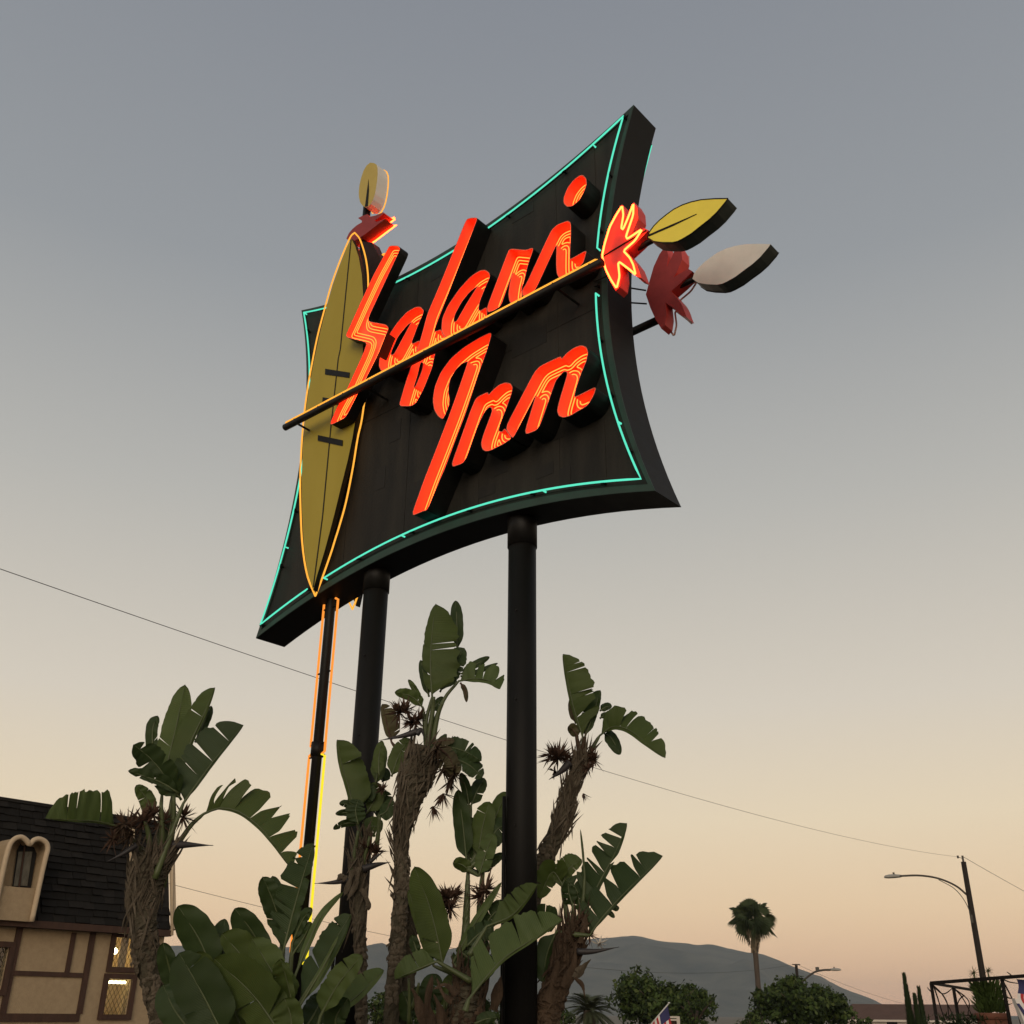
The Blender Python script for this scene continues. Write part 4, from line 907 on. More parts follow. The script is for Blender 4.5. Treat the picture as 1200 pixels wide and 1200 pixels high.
b = MB(); b.tube([Bq(w_lo[0] + .05, w_lo[3] - .06, -.16), Bq(w_lo[1] - .05, w_lo[3] - .06, -.16)], .032, 8); b.build('fluorescent_tube', M['tube_white'], wl_, smooth=True)
wu = window(w_up, True, lattice=True)
b = MB(); c = Bq(w_up[0] + .17, w_up[3] - .28, -.25); b.tube([c - ZV * .07, c - ZV * .05, c, c + ZV * .05, c + ZV * .07], [.02, .06, .085, .06, .02], 12); b.build('bulb', M['bulb'], wu, smooth=True)
b = MB(); b.box(Bq(w_up[0] * .42 + w_up[1] * .58, (w_up[2] + w_up[3]) / 2, -.14), ((w_up[1] - w_up[0]) * .17, .01, (w_up[3] - w_up[2]) / 2), (BD, BN, ZV)); b.build('curtain', M['stucco'], wu)
window(w_left, False)
def beam(x0, y0, x1, y1, w=.10, name='timber_beam', th=.035):
    a, c = bpx(x0, y0, 0), bpx(x1, y1, 0); ln = np.linalg.norm(c - a)
    if abs(c[0] - a[0]) > abs(c[1] - a[1]): a[1] = c[1] = (a[1] + c[1]) / 2; h = (ln / 2, th / 2, w / 2)
    else: a[0] = c[0] = (a[0] + c[0]) / 2; h = (w / 2, th / 2 + .003, ln / 2)
    m_ = (a + c) / 2; b = MB(); b.box(Bq(m_[0], m_[1], th / 2 + .002), h, (BD, BN, ZV)); b.build(name, M['timber'], bld)
beam(24.5, 1084, 1.5, 1188, .13); beam(15, 1138, 96, 1145, .095); beam(87, 1093, 77, 1141, .10); beam(107.5, 1093, 93.5, 1188, .13); beam(-60, 1191.5, 92, 1193.5, .16); beam(172, 1180, 191, 1182, .08)
# mansard
zt = bpx(0, 937.5, -.55)[1]; OV = .28; TB = -.55; sM = bpx(197, 1080, .1)[0]
b = MB(); b.box(Bq((s0 + sM) / 2, ze + .02, OV / 2 + .02), ((sM - s0) / 2, OV / 2 + .02, .07), (BD, BN, ZV)); b.build('fascia', M['timber'], bld)
b = MB(); zb = ze + .09
b.add([Bq(s0, zb, OV - .06), Bq(sM, zb, OV - .06), Bq(sM, zt, TB), Bq(s0, zt, TB), Bq(s0, zt, -8.5), Bq(sM, zt, -8.5), Bq(sM, zb, -9), Bq(s0, zb, -9)], [(0, 1, 2, 3), (3, 2, 5, 4), (1, 6, 5, 2), (0, 3, 4, 7), (0, 7, 6, 1)])
roof = b.build('roof', M['roof_base'], bld)
b = MB(); b.box(Bq((s0 + sM) / 2, zt + .03, TB - .08), ((sM - s0) / 2 + .05, .14, .035), (BD, BN, ZV)); b.build('roof_cap', SHM[2], roof)
DORM = [(37, 1080), (43, 1052), (49, 1024), (54, 1003), (56, 995), (55, 989), (51, 985), (45, 983), (39, 985), (34.7, 989.5), (31, 985), (25, 981), (18, 982.5), (12, 989), (8, 1001), (4, 1018), (-6, 1065), (-9, 1080)]
up_v = nrm(Bq(0, zt, TB) - Bq(0, zb, OV - .06)); slope_len = np.linalg.norm(Bq(0, zt, TB) - Bq(0, zb, OV - .06)); nn = nrm(np.cross(BD, up_v)); nn = nn if nn[1] < 0 else -nn
courses = 16; ch = slope_len / courses
shm = []
for k in range(3):
    bm_ = MB(); lx = [-.5, .5]
    bm_.add([(-.5, .004, 0), (.5, .004, 0), (.5, .0, 1.25), (-.5, .0, 1.25), (-.5, .050, 0), (.5, .038 + .010 * k, 0), (.5, .006, 1.25), (-.5, .006, 1.25)], [(0, 1, 5, 4), (4, 5, 6, 7), (1, 2, 6, 5), (0, 4, 7, 3), (3, 7, 6, 2), (0, 3, 2, 1)])
    o = bm_.build('shingle', SHM[k]); shm.append(o.data); bpy.data.objects.remove(o)
rotR = Matrix((tuple(BD), tuple(nn), tuple(up_v))).transposed()
sv0 = bpx(-25, 1000, -.2)[0]; cnt = 0
for c in range(courses):
    s = sv0 - R.random() * .2
    while s < sM:
        w = R.uniform(.24, .36); p = Bq(s + w / 2, zb, OV - .06) + up_v * (ch * c) + nn * .006
        q = proj(p + up_v * ch * .5); s += w
        if s > sM + .02: break
        if inside(q, [(x + (2 if x > 20 else 0), y) for x, y in DORM]) or q[0] < -12: continue
        inst('shingle', R.choice(shm), roof, p + up_v * R.uniform(-.012, .012), rotR @ Matrix.Rotation(R.uniform(-.015, .015), 3, 'Y'), (w - .008, R.uniform(.8, 1.5), ch)); cnt += 1
for (x, y) in ((150, 1050), (199, 1050)):
    s = bpx(x, y, -.1)[0]; b = MB(); b.box(Bq(s, zb, OV - .06) + up_v * slope_len / 2 + nn * .05, (.05, .05, slope_len / 2), (BD, nn, up_v)); b.build('corner_trim', M['cream'], roof)
b = MB(); s = bpx(196, 1090, .1)[0]; b.tube([Bq(s, ze - .02, .33), Bq(s, zt - .2, -.3)], .035, 8); b.build('downpipe', M['cream'], bld, smooth=True)
# double-arched dormer
dp = [bpx(x, y, .46) for x, y in DORM]
b = MB(); n = len(dp)
b.add([Bq(*p, .46) for p in dp] + [Bq(*p, -.7) for p in dp], [(i, i + 1, n + i + 1, n + i) for i in range(n - 1)])
b.add([Bq(*p, .10) for p in dp], [tuple(t) for t in ear([dp])])
do = b.build('dormer', M['stucco'], bld)
b = MB(); b.tube([Bq(*p, .46) for p in spline([(*p,) for p in dp], 60)], .055, 8); b.build('arch_trim', M['cream'], do, smooth=True)
sl, sr_ = bpx(-8, 1040, .40), bpx(45, 1040, .40); zs = sl[1]
b = MB(); b.box(Bq((sl[0] + sr_[0]) / 2 - .05, (zs + ze) / 2 + .05, .26), ((sr_[0] - sl[0]) / 2, .16, (zs - ze) / 2 - .0), (BD, BN, ZV)); b.build('balcony_panel', M['stucco'], do)
b = MB(); q = [bpx(x, y, .13) for x, y in ((14, 1040), (36, 1040), (43, 1000), (40, 993), (34, 992), (29, 988), (24, 988), (20, 996))]
b.add([Bq(*p, .13) for p in q], [tuple(t) for t in ear([q])]); b.build('pane', M['roof_base'], do)
for x0, x1 in ((16, 22), (23, 32)):
    b = MB(); q = [bpx(x, y, .15) for x, y in ((x0, 1038), (x1, 1038), (x1 + 6, 998), (x0 + 6, 998))]
    b.prism([Bq(*p, .15) for p in q], -BN * .012); b.build('curtain', mat('dim_curtain', (.16, .15, .12), .9, noise=(14, .8, (.08, .075, .06), (1, 1, .4))), do)
b = MB(); a, c = bpx(22.4, 1039, .17), bpx(29, 992, .17); b.tube([Bq(*a, .17), Bq(*c, .17)], .02, 6); b.build('mullion', M['timber'], do)

# ================================================================== BACKGROUND TREES
def fol(name, c1, c2): 
    m = mat(name, c1, .75, noise=(.9, .9, c2), spec=.2); return m
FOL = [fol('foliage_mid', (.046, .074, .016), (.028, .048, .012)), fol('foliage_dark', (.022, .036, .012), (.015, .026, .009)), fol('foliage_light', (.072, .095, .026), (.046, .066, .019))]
M['bark'] = mat('tree_bark', (.08, .06, .045), .9, noise=(3, .8, (.05, .038, .03), (1, 1, .3)), bump=(10, .6))
def tree(label, x, ytop, wpx, D, seed, name='broadleaf_tree', lobes=10, leaf_n=3800, ls=.20, group='trees along the far street', squash=1.0):
    rg = random.Random(seed); base = ground_under(x, 1195, D); top = at(x, ytop, D)[2]; wr = wpx / 2 * D / FPX * .93
    t = thing(name, label, 'tree', base, group)
    hgt = top; ch_ = min(hgt * .85, wr * 1.7 * squash); cz = top - ch_ / 2
    b = MB(); b.tube([base + ZV * 0, base + ZV * (cz - ch_ * .2), base + np.array([.15, 0, cz])], [.22, .16, .10], 9)
    for k in range(5):
        a = k * 1.26 + rg.random(); b.tube([base + ZV * (cz - ch_ * .3), base + np.array([math.cos(a) * wr * .35, math.sin(a) * wr * .35, cz]), base + np.array([math.cos(a) * wr * .7, math.sin(a) * wr * .7, cz + ch_ * .2])], [.09, .06, .02], 6)
    b.build('trunk', M['bark'], t, smooth=True)
    cl = []
    for k in range(lobes * 6):
        d = nrm(np.array([rg.gauss(0, 1), rg.gauss(0, 1), rg.gauss(0, 1)])); r_ = rg.uniform(.35, .92)
        cl.append((base + np.array([d[0] * wr * r_, d[1] * wr * r_, cz + d[2] * ch_ / 2 * r_]), rg.uniform(.10, .24) * wr))
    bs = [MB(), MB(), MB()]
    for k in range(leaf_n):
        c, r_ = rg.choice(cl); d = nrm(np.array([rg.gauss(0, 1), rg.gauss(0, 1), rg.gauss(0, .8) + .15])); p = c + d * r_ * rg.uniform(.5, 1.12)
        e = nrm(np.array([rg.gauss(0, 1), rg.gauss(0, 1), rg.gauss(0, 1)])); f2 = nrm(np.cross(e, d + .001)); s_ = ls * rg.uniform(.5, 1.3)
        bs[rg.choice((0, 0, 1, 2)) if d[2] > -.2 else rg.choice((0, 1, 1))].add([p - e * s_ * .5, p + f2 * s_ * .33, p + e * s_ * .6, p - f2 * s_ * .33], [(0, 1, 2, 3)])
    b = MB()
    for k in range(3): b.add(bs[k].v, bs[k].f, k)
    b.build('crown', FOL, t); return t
tree('round bushy tree behind the small striped flag', 776, 1141, 128, 78, 1, leaf_n=11000, ls=.30)
tree('low bushy tree to the side of the striped flag, under the hill slope', 815, 1156, 66, 74, 11, leaf_n=2200)
tree('bushy tree in front of the far street light', 945, 1146, 122, 82, 2, leaf_n=11000, ls=.30)
tree('small shrubby tree at the foot of the slender fan palm', 880, 1186, 40, 70, 3, leaf_n=900)
tree('small round tree beyond the comb-torn plant trunk', 655, 1178, 40, 66, 4, leaf_n=900)
for i, (x, y, w) in enumerate([(400, 1168, 60), (445, 1162, 50), (498, 1170, 46), (540, 1160, 60), (590, 1168, 60)]):
    tree(['low green tree glimpsed beside the slender plant against the left sign pole', 'low green tree behind the shaggy central plant trunk', 'low green tree just past the shaggy central trunk', 'low green tree behind the middle clump of paddle leaves', 'low green tree hidden behind the right sign pole'][i], x, y, w, 62 + i * 3, 20 + i, leaf_n=1400)
tree('low tree behind the potted terrace plant', 1010, 1190, 30, 76, 31, leaf_n=500)
# fan palm
D = 130.0; x0 = 890; base = ground_under(889, 1195, D)
fp = thing('fan_palm', 'tall slender fan palm rising alone above the hill line', 'palm tree', base)
tp = [at(x, y, D) for x, y in ((890, 1180), (888, 1150), (885.5, 1120), (883.5, 1100), (882, 1082))]
b = MB(); b.tube([base] + tp, [.36, .33, .30, .30, .33, .25], 12, jit=lambda i, k: 1 + R.uniform(-.05, .05)); b.build('trunk', M['bark'], fp, smooth=True)
cc = at(881, 1077, D); PR = 27 / FPX * D * .93
M['palm'] = fol('palm_frond_green', (.045, .062, .026), (.030, .044, .02)); M['skirt'] = mat('dry_palm_skirt', (.16, .125, .08), .9, noise=(2, .8, (.09, .07, .045)))
rg = random.Random(5)
for k in range(58):
    el = rg.uniform(-.75, 1.5); az_ = rg.uniform(0, 2 * math.pi); d = np.array([math.cos(az_) * math.cos(el), math.sin(az_) * math.cos(el), math.sin(el)])
    pl_ = PR * rg.uniform(.12, .6); c = cc + d * pl_; b = MB()
    b.tube([cc, c], .025, 4); e = nrm(np.cross(d, np.array([rg.gauss(0, 1), rg.gauss(0, 1), rg.gauss(0, 1)]))); u2 = np.cross(e, d); fr = PR * rg.uniform(.42, .58)
    for a in np.linspace(-1.25, 1.25, 11):
        t_ = d * math.cos(a) + e * math.sin(a); s_ = np.cross(t_, u2); p1 = c + t_ * fr * .6 - ZV * fr * .06; p2 = c + t_ * fr * 1.1 - ZV * fr * .42
        b.add([c, p1 + s_ * fr * .075, p2, p1 - s_ * fr * .075], [(0, 1, 2), (0, 2, 3)])
    b.build('frond', M['palm'], fp)
b = MB(); sc_ = at(883.8, 1105, D)
for k in range(140):
    a = rg.uniform(0, 6.28); h0 = rg.uniform(-.3, 1.5); r0 = .35 + max(0, h0) * .42; p = sc_ + np.array([math.cos(a) * r0, math.sin(a) * r0, h0]); q = sc_ + np.array([math.cos(a) * (r0 * .9 + .1), math.sin(a) * (r0 * .9 + .1), h0 - rg.uniform(.5, 1.1)]); e = np.array([-math.sin(a), math.cos(a), 0]) * rg.uniform(.06, .13)
    b.add([p - e * .5, p + e * .5, q + e, q - e], [(0, 1, 2, 3)])
b.build('dead_frond_skirt', M['skirt'], fp)
# date palm
D = 55.0; base = ground_under(690, 1195, D); dpm = thing('date_palm', 'short date palm with feathery fronds beside the round bushy tree', 'palm tree', base)
cc = at(691, 1184, D); b = MB(); b.tube([base, cc], [.35, .28], 12, jit=lambda i, k: 1 + R.uniform(-.08, .08)); b.build('trunk', M['bark'], dpm)
PRD = 31 / FPX * D * .93
M['datep'] = fol('date_frond_grey_green', (.060, .070, .036), (.040, .048, .026))
for k in range(80):
    el = rg.uniform(-.6, 1.45); az_ = rg.uniform(0, 6.28); h_ = np.array([math.cos(az_), math.sin(az_), 0]); L = PRD * rg.uniform(.85, 1.12); b = MB(); pts = []
    for t_ in np.linspace(0, 1, 9): pts.append(cc + h_ * L * t_ * math.cos(el * (1 - .35 * t_)) + ZV * (L * math.sin(el) * t_ - .42 * L * t_ * t_))
    b.tube(pts, np.linspace(.02, .005, 9), 4)
    side = np.cross(h_, ZV)
    for j in range(1, 24):
        t_ = j / 24 * 8; i = min(int(t_), 7); p = pts[i] + (pts[i + 1] - pts[i]) * (t_ - i); T = nrm(pts[i + 1] - pts[i]); ll = L * .22 * math.sin(min(1, .15 + j / 24) * 2.6)
        for sg in (-1, 1):
            q = p + (side * sg * .75 + T * .7 - ZV * .1 + np.cross(side, T) * .3) * max(.05, ll); b.add([p, p + T * .06, q], [(0, 1, 2)])
    b.build('frond', M['datep'], dpm)
# cypresses
def cypress(label, x, ytop, wpx, D, seed):
    rg = random.Random(seed); base = ground_under(x, 1195, D); top = at(x, ytop, D)[2]; wr = wpx / 2 * D / FPX
    t = thing('cypress', label, 'tree', base, 'cypress trees by the terrace'); b = MB(); b.tube([base, base + ZV * top * .8], [.12, .02], 7); b.build('trunk', M['bark'], t); b = MB()
    for k in range(1500):
        h_ = rg.random() ** .8; r_ = wr * (1 - h_) ** .95 * min(1, h_ * 6 + .35) * rg.uniform(.55, 1.08); a = rg.uniform(0, 6.28); p = base + np.array([math.cos(a) * r_, math.sin(a) * r_, h_ * top * .97])
        d = nrm(np.array([math.cos(a) * .4, math.sin(a) * .4, 1])); e = np.array([-math.sin(a), math.cos(a), 0]); s_ = rg.uniform(.06, .16)
        b.add([p - e * s_ * .35, p + e * s_ * .35, p + d * s_ * 1.6], [(0, 1, 2)])
    b.build('crown', FOL[1], t)
cypress('tallest dark cypress standing before the brown-roofed house', 1067, 1142, 11, 48, 1); cypress('slim dark cypress close beside the metal frame', 1082, 1158, 8, 47, 2); cypress('shortest cypress between the other two', 1076, 1167, 9, 46, 3)
# ================================================================== HOUSE, POLES, WIRES
M['rooft'] = mat('brown_roof', (.105, .058, .042), .9, noise=(.8, .7, (.08, .045, .033)), bump=(4, .5)); M['housew'] = mat('off_white_wall', (.55, .49, .42), .8, noise=(1, .5, (.48, .42, .36)))
D = 150.0; hb = ground_under(1065, 1195, D); ho = thing('far_house', 'low house with long brown roof and white fascia behind the cypresses', 'house', hb)
ax = np.array([math.cos(rad(-12)), math.sin(rad(-12)), 0]); ay = np.array([-ax[1], ax[0], 0]); zr = at(1090, 1177, D)[2]; zf = at(1060, 1195, D)[2]
b = MB(); b.box(hb + ZV * (zf / 2 - .05), (8.5, 4, zf / 2 - .05), (ax, ay, ZV)); b.build('wall', M['housew'], ho)
b = MB(); e = lambda a, c, z_: hb + ax * a + ay * c + ZV * z_
b.add([e(-9, -4.6, zf), e(9, -4.6, zf), e(9, 4.6, zf), e(-9, 4.6, zf), e(-6.5, 0, zr), e(9, 0, zr)], [(0, 1, 5, 4), (2, 3, 4, 5), (3, 0, 4), (1, 2, 5), (0, 3, 2, 1)]); ro = b.build('roof', M['rooft'], ho)
b = MB(); b.box(e(0, -4.65, zf - .12), (9, .05, .11), (ax, ay, ZV)); b.build('fascia', M['housew'], ho)
for a in (-6, -2.5, 1, 4.5):
    b = MB(); b.box(e(a, -4.02, zf * .55), (.6, .03, .5), (ax, ay, ZV)); b.build('window', M['roof_base'], ho)
M['wood'] = mat('utility_pole_wood', (.022, .016, .012), .9, noise=(4, .8, (.016, .012, .009), (1, 1, .1)), bump=(30, .5)); M['galv'] = mat('galvanised_arm', (.07, .062, .052), .6); M['lum'] = mat('luminaire_grey', (.30, .29, .26), .5)
def street_light(label, top, foot, arm, head, D, r_, tipx):
    base = ground_under(*foot, D); t = thing('street_light', label, 'street light', base, 'street lights')
    P = at(*top, D); b = MB(); b.tube([base, P], [r_ * 1.35, r_], 14); b.build('pole', M['wood'], t, smooth=True)
    pts = spline([at(x, y, D - .4 * i) for i, (x, y) in enumerate(arm)], 20); b = MB(); b.tube(pts, .045 * D / 55, 8); ao = b.build('arm', M['galv'], t, smooth=True)
    h0, h1 = at(*head[0], D - 1.2), at(*head[1], D - 1.6); d = nrm(h1 - h0); L = np.linalg.norm(h1 - h0); s_ = np.cross(d, ZV); b = MB()
    prof2 = [(0, .4), (.12, .75), (.4, 1), (.75, 1), (.95, .7), (1, .25)]; vs = []
    for k, w in prof2:
        c = h0 + d * L * k
        for a in np.linspace(0, 2 * math.pi, 13)[:-1]:
            up_ = math.sin(a); vs.append(c + s_ * math.cos(a) * L * .20 * w + ZV * (up_ * L * (.13 if up_ > 0 else .075) * w))
    b.add(vs, [(i * 12 + k, i * 12 + (k + 1) % 12, (i + 1) * 12 + (k + 1) % 12, (i + 1) * 12 + k) for i in range(5) for k in range(12)] + [tuple(range(11, -1, -1)), tuple(range(60, 72))]); lo = b.build('luminaire', M['lum'], t, smooth=True)
    c = h0 + d * L * .45 + ZV * L * .12; b = MB(); b.tube([c, c + ZV * L * .10], L * .055, 8); b.build('photocell', M['galv'], lo)
    return t, P, ao
sl1, P1, ao = street_light('wooden utility pole with long curved lamp arm behind the metal frame', (1129, 1010), (1160, 1195), [(1133.5, 1049), (1120, 1038), (1100, 1029.5), (1078, 1026), (1055, 1026.5)], [(1057, 1027), (1036.5, 1028)], 55.0, .115, 0)
b = MB(); b.tube([P1, P1 + ZV * .28], .05, 8); b.build('insulator', M['galv'], sl1); i2 = at(1122.5, 1004.2, 55); b = MB(); b.tube([P1 + ZV * .15, i2], .012, 5); b.tube([i2 - ZV * .06, i2 + ZV * .06], .05, 8); b.build('insulator', M['galv'], sl1)
b = MB(); b.tube(spline([at(x, y, 54.9) for x, y in ((1100, 1031), (1118, 1041), (1130, 1055), (1137, 1070), (1138, 1078))], 14), .018, 5); b.build('lamp_cable', M['galv'], sl1)
b = MB(); q = at(1138, 1072, 54.9); b.tube([q, q - ZV * .35], .07, 6); b.build('junction_box', M['galv'], sl1)
sl2, P2, _ = street_light('far street light whose lamp arm reaches over the bushy tree', (933, 1131), (938.5, 1195), [(938, 1153), (945, 1146), (955, 1139), (965, 1136.8), (973, 1136.6)], [(971.5, 1136.6), (985.5, 1136.6)], 105.0, .13, 0)
b = MB(); q = at(958, 1137.5, 105); b.box(q + ZV * .1, (.14, .1, .2)); b.build('bracket_fitting', M['galv'], sl2)
b = MB(); b.box(P2 + ZV * .05, (.35, .05, .04)); b.build('crossarm', M['wood'], sl2)
M['wire'] = mat('overhead_wire', (.03, .028, .026), .7)
def wire(label, a, c, sag, r0, n=40):
    pts = [a + (c - a) * t - ZV * sag * 4 * t * (1 - t) for t in np.linspace(0, 1, n)]; b = MB(); b.tube(pts, r0, 5)
    return tag(b.build('overhead_wire', M['wire']), label, 'wire', 'overhead wires')
wa = at(-260, 575, 13.0); wire('long overhead wire slanting down behind the sign to the wooden utility pole', wa, i2, .62, .0055)
wb = at(1420, 1180, 150.0); wb[2] = 7.2; wire('short wire leaving the wooden utility pole past its lamp arm', P1 + ZV * .25, wb, .9, .011)
wire('faint low wire passing behind the plant leaves toward the hillside', at(60, 998, 40.0), P2 + ZV * .1, 2.0, .009, 60)
wire('faint wire running from the far street light toward the brown roof', P2 + ZV * .1, at(1100, 1184, 160.0), .6, .014)
# ================================================================== TERRACE: FRAME, POT, FLAGS
M['iron'] = mat('black_iron', (.007, .006, .0055), .6, noise=(6, .7, (.014, .010, .008)), spec=.15); M['terra'] = mat('terracotta', (.15, .058, .034), .85, noise=(4, .7, (.11, .042, .026)), bump=(20, .3))
D = 17.0
fb_ = ground_under(1120, 1195, D); b = MB(); wallc = ground_under(1150, 1195, D + .4)
tw = thing('low_wall', 'low stucco planter wall carrying the pot and the iron frame', 'wall', wallc); b = MB(); b.box(wallc + ZV * .5, (1.9, .7, .5)); b.build('wall_body', M['stucco'], tw); b = MB(); b.box(wallc + ZV * 1.03, (2.0, .78, .035)); b.build('coping', M['concrete'], tw)
fr = thing('iron_frame', 'black iron trellis frame with bent rods around the potted plant', 'frame', wallc + ZV * 1.07)
c1, c2, c3, c4 = at(1091, 1152, D), at(1236, 1141, D - .9), at(1142, 1160.5, D + 1.3), at(1117, 1156, D + .66)
zb_ = 1.066
def bar(p, q, r_=.017, nm='bar'):
    d = nrm(q - p); e1 = nrm(np.cross(d, ZV if abs(d[2]) < .9 else np.array([0, 1.0, 0]))); b = MB(); b.box((p + q) / 2, (r_, r_, np.linalg.norm(q - p) / 2), (e1, np.cross(d, e1), d)); b.build(nm, M['iron'], fr)
bar(c1, c2, .021); bar(c1, c3); 
for q in (c1, c4, at(1174, 1146.5, D - .5)): bar(q, np.array([q[0], q[1], zb_]), .018, 'post')
rods = [((1093, 1154), (1104, 1165), (1112, 1180), (1122, 1200)), ((1094, 1155), (1099, 1170), (1104, 1186), (1110, 1203)), ((1119, 1159), (1127, 1168), (1134, 1180), (1142, 1196)), ((1120, 1160), (1131, 1168), (1136, 1176), (1134, 1190)), ((1092, 1163), (1089, 1160), (1086.5, 1157)), ((1096, 1158), (1104, 1164.5), (1110, 1163), (1116, 1158)), ((1175, 1149), (1185, 1168), (1192, 1186), (1196, 1200)), ((1172, 1168), (1181, 1169), (1188, 1171)), ((1188, 1146), (1184, 1142), (1180, 1139)), ((1176, 1148), (1184, 1151), (1194, 1152.5)), ((1130, 1166), (1124, 1172), (1121, 1182)), ((1105, 1166), (1110, 1176), (1112, 1192))]
for q in rods:
    b = MB(); b.tube(spline([at(x, y, D - .05) for x, y in q], 10), np.linspace(.011, .006, 10), 6); b.build('bent_rod', M['iron'], fr)
pc = at(1162, 1187, D - .1); pot = thing('plant_pot', 'terracotta pot with a rolled rim on the low wall', 'pot', np.array([pc[0], pc[1], 1.066])); b = MB(); h_ = pc[2] - 1.066; rr = 17 / FPX * D * .93; c = np.array([pc[0], pc[1], 1.066])
b.tube([c, c + ZV * h_ * .5, c + ZV * (h_ - .08)], [rr * .7, rr * .85, rr * .93], 24); b.build('pot_body', M['terra'], pot, smooth=True); b = MB(); b.tube([c + ZV * (h_ - .085), c + ZV * (h_ - .07), c + ZV * (h_ - .01), c + ZV * h_], [rr * .95, rr * 1.05, rr * 1.05, rr * .98], 24); b.build('rim', M['terra'], pot, smooth=True)
pp_ = thing('potted_plant', 'bushy spiky green plant growing out of the terracotta pot', 'plant', c + ZV * (h_ - .02)); b = MB(); rg = random.Random(9); top_ = c + ZV * h_
for k in range(900):
    a = rg.uniform(0, 6.28); r_ = rr * rg.random() ** .5 * .8; p = top_ + np.array([math.cos(a) * r_, math.sin(a) * r_, rg.uniform(0, .34)]); d = nrm(np.array([math.cos(a) * .6 + rg.gauss(0, .3), math.sin(a) * .6 + rg.gauss(0, .3), 1.0 + rg.gauss(0, .3)])); e = nrm(np.cross(d, [rg.random(), rg.random(), .3])) * rg.uniform(.006, .014); L = rg.uniform(.06, .17)
    b.add([p - e, p + e, p + d * L * .6 + e * .7, p + d * L], [(0, 1, 2), (0, 2, 3)])
tag(b.build('foliage', FOL[0], pp_), kind='stuff')
for x, y, r_ in ((1141.5, 1140, 8), (1157.5, 1138, 7), (1169, 1150, 6)):
    q = at(x, y, D); b = MB(); b.tube([q - ZV * .32, q], [.016, .009], 6); so = b.build('stem', M['petiole'], pp_)
    b = MB()
    for k in range(22):
        d = nrm(np.array([rg.gauss(0, 1), rg.gauss(0, 1), rg.gauss(.3, .8)])); e = nrm(np.cross(d, [.2, .3, .9])) * .008; L = r_ / FPX * D * rg.uniform(.7, 1.2); b.add([q - e, q + e, q + d * L * .6 + e * .6, q + d * L], [(0, 1, 2), (0, 2, 3)])
    b.build('leaf_rosette', FOL[2], so)
sh = thing('terrace_shrub', 'dark leafy shrub at the foot of the iron frame', 'plant', at(1128, 1203, D - .35)); b = MB(); q0 = at(1128, 1205, D - .35)
for k in range(1100):
    p = q0 + np.array([rg.gauss(0, .20), rg.gauss(0, .14), rg.uniform(-.28, .16)]); d = nrm(np.array([rg.gauss(0, 1), rg.gauss(0, 1), rg.gauss(.4, 1)])); e = nrm(np.cross(d, [.2, .4, .9])) * .012; b.add([p - e, p + e, p + d * .08], [(0, 1, 2)])
tag(b.build('foliage', FOL[1], sh), kind='stuff')
# flags
M['fred'] = mat('flag_red', (.42, .03, .035), .8); M['fwhite'] = mat('flag_white', (.72, .68, .64), .8); M['fblue'] = mat('flag_blue', (.035, .035, .11), .8); M['polew'] = mat('white_flag_pole', (.62, .60, .55), .4)
def flag(label, foot, tip, D, drop, wid, postz=None):
    p0, p1 = at(*foot, D), at(*tip, D); t = thing('flag', label, 'flag', np.array([p0[0], p0[1], 0]), 'flags'); b = MB(); b.tube([p0, p1], .009 * D / 17, 8); po = b.build('flag_pole', M['polew'], t, smooth=True)
    b = MB(); b.tube([p1 - ZV * .02, p1 + ZV * .0, p1 + ZV * .03], [.01, .026 * D / 20, .01], 8); b.build('finial', M['polew'], po)
    b = MB(); b.tube([np.array([p0[0], p0[1], 0]), p0 + ZV * .05], .04, 8); b.build('support_post', M['iron'], t)
    ax_ = nrm(p0 - p1); nr, nc = 26, 14; b = MB(); L = wid
    P = []
    for i in range(nr + 1):
        for j in range(nc + 1):
            a, d = i / nr, j / nc; p = p1 + ax_ * (.06 + L * a) + np.array([.10 * d * drop + .045 * math.sin(a * 15 + d * 2) * d, .06 * math.sin(a * 12 + d * 3) * d, -drop * d * (1 - .12 * a)]); P.append(p)
    b.add(P, [])
    for i in range(nr):
        for j in range(nc):
            a = i * (nc + 1) + j; s_ = i // 2; b.f.append((a, a + 1, a + nc + 2, a + nc + 1)); b.m.append(2 if (i < 10 and j < 8) else (0 if s_ % 2 == 0 else 1))
    b.build('cloth', [M['fred'], M['fwhite'], M['fblue']], t, smooth=True); return t
flag('striped flag with blue corner on a slanting white pole before the bushy tree', (758, 1206), (784, 1175.5), 34.0, .62, .95)
# hanging striped cloth + white board at the frame's right
hf = at(1191, 1147, D - .6); t = thing('hanging_flag', 'red and white striped cloth with blue top hanging from the iron frame', 'flag', hf, 'flags'); b = MB()
for i in range(9):
    for j in range(17):
        b.v.append(tuple(hf + np.array([i * .028 + .02 * math.sin(j * .5), .03 * math.sin(i * 1.5 + j * .2), -j * .025 - .004 * i])))
for i in range(8):
    for j in range(16): a = i * 17 + j; b.f.append((a, a + 1, a + 18, a + 17)); b.m.append(2 if j < 7 and i < 5 else (0 if i % 2 else 1))
b.build('cloth', [M['fred'], M['fwhite'], M['fblue']], t, smooth=True)
wbq = at(1205, 1190, D - .8); wbd = thing('white_board', 'white slanted board with a dark blue slot beside the hanging cloth', 'board', np.array([wbq[0], wbq[1], 1.066])); b = MB()
def P4(x, y, o=0.0): q = at(x, y, D - .8 - o); return q
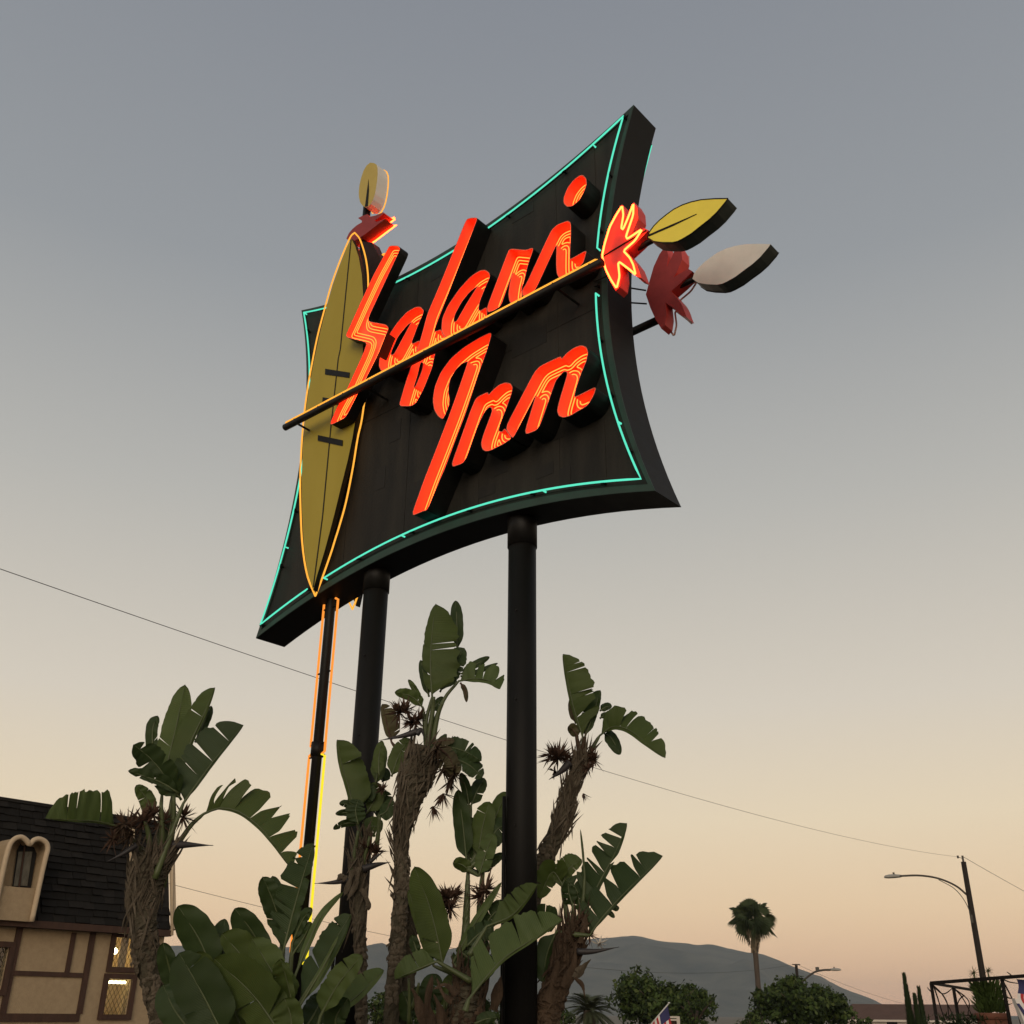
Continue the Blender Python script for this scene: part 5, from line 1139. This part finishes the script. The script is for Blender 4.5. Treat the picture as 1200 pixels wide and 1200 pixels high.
b.prism([P4(1189, 1170), P4(1196, 1171), P4(1232, 1225), P4(1215, 1235)], np.array([.0, .10, 0])); b.build('board', M['fwhite'], wbd)
b = MB(); b.prism([P4(1191.5, 1176, .02), P4(1194.5, 1176, .02), P4(1212, 1200, .02), P4(1208, 1202, .02)], np.array([0, .015, 0])); b.build('slot', M['fblue'], wbd)
b = MB(); q = wbq; b.tube([np.array([q[0], q[1], 1.066]), q], .03, 8); b.build('leg', M['iron'], wbd)
# small white timber frame behind the flag
D = 40.0; q = at(792, 1195, D); wf = thing('white_post_frame', 'small white timber frame with brown panel beside the striped flag', 'frame', np.array([q[0], q[1], 0])); s_ = D / FPX
for (x0, y0, x1, y1, w) in ((794.5, 1191.5, 794.5, 1200, 3.2), (785, 1192, 796, 1192, 1.8), (785, 1195.2, 793, 1195.2, 1.6)):
    a, c = at(x0, y0, D), at(x1, y1, D)
    if x0 == x1: c = np.array([a[0], a[1], 0.0])
    d = nrm(c - a); e1 = nrm(np.cross(d, np.array([0, 1.0, 0]))); b = MB(); b.box((a + c) / 2, (w / 2 * s_, .05, np.linalg.norm(c - a) / 2), (e1, np.array([0, 1.0, 0]), d)); b.build('post' if x0 == x1 else 'rail', M['housew'], wf)
a, c = at(785, 1197, D + .2), at(793, 1197, D + .2); b = MB(); b.box(np.array([(a[0] + c[0]) / 2, a[1], a[2] / 2]), (abs(c[0] - a[0]) / 2, .03, a[2] / 2)); b.build('panel', M['timber'], wf)

# ================================================================== AIR
hz = MB(); hz.box((0, 3500, 99), (5200, 3900, 100.0))
ho_ = tag(hz.build('haze', None), kind='stuff')
hm = bpy.data.materials.new('evening_haze'); hm.use_nodes = True; t = hm.node_tree; t.nodes.clear()
o = t.nodes.new('ShaderNodeOutputMaterial'); pv = t.nodes.new('ShaderNodeVolumePrincipled')
pv.inputs['Color'].default_value = (.80, .86, .95, 1); pv.inputs['Density'].default_value = .00008; pv.inputs['Anisotropy'].default_value = .2
t.links.new(pv.outputs[0], o.inputs['Volume']); ho_.data.materials.clear(); ho_.data.materials.append(hm)
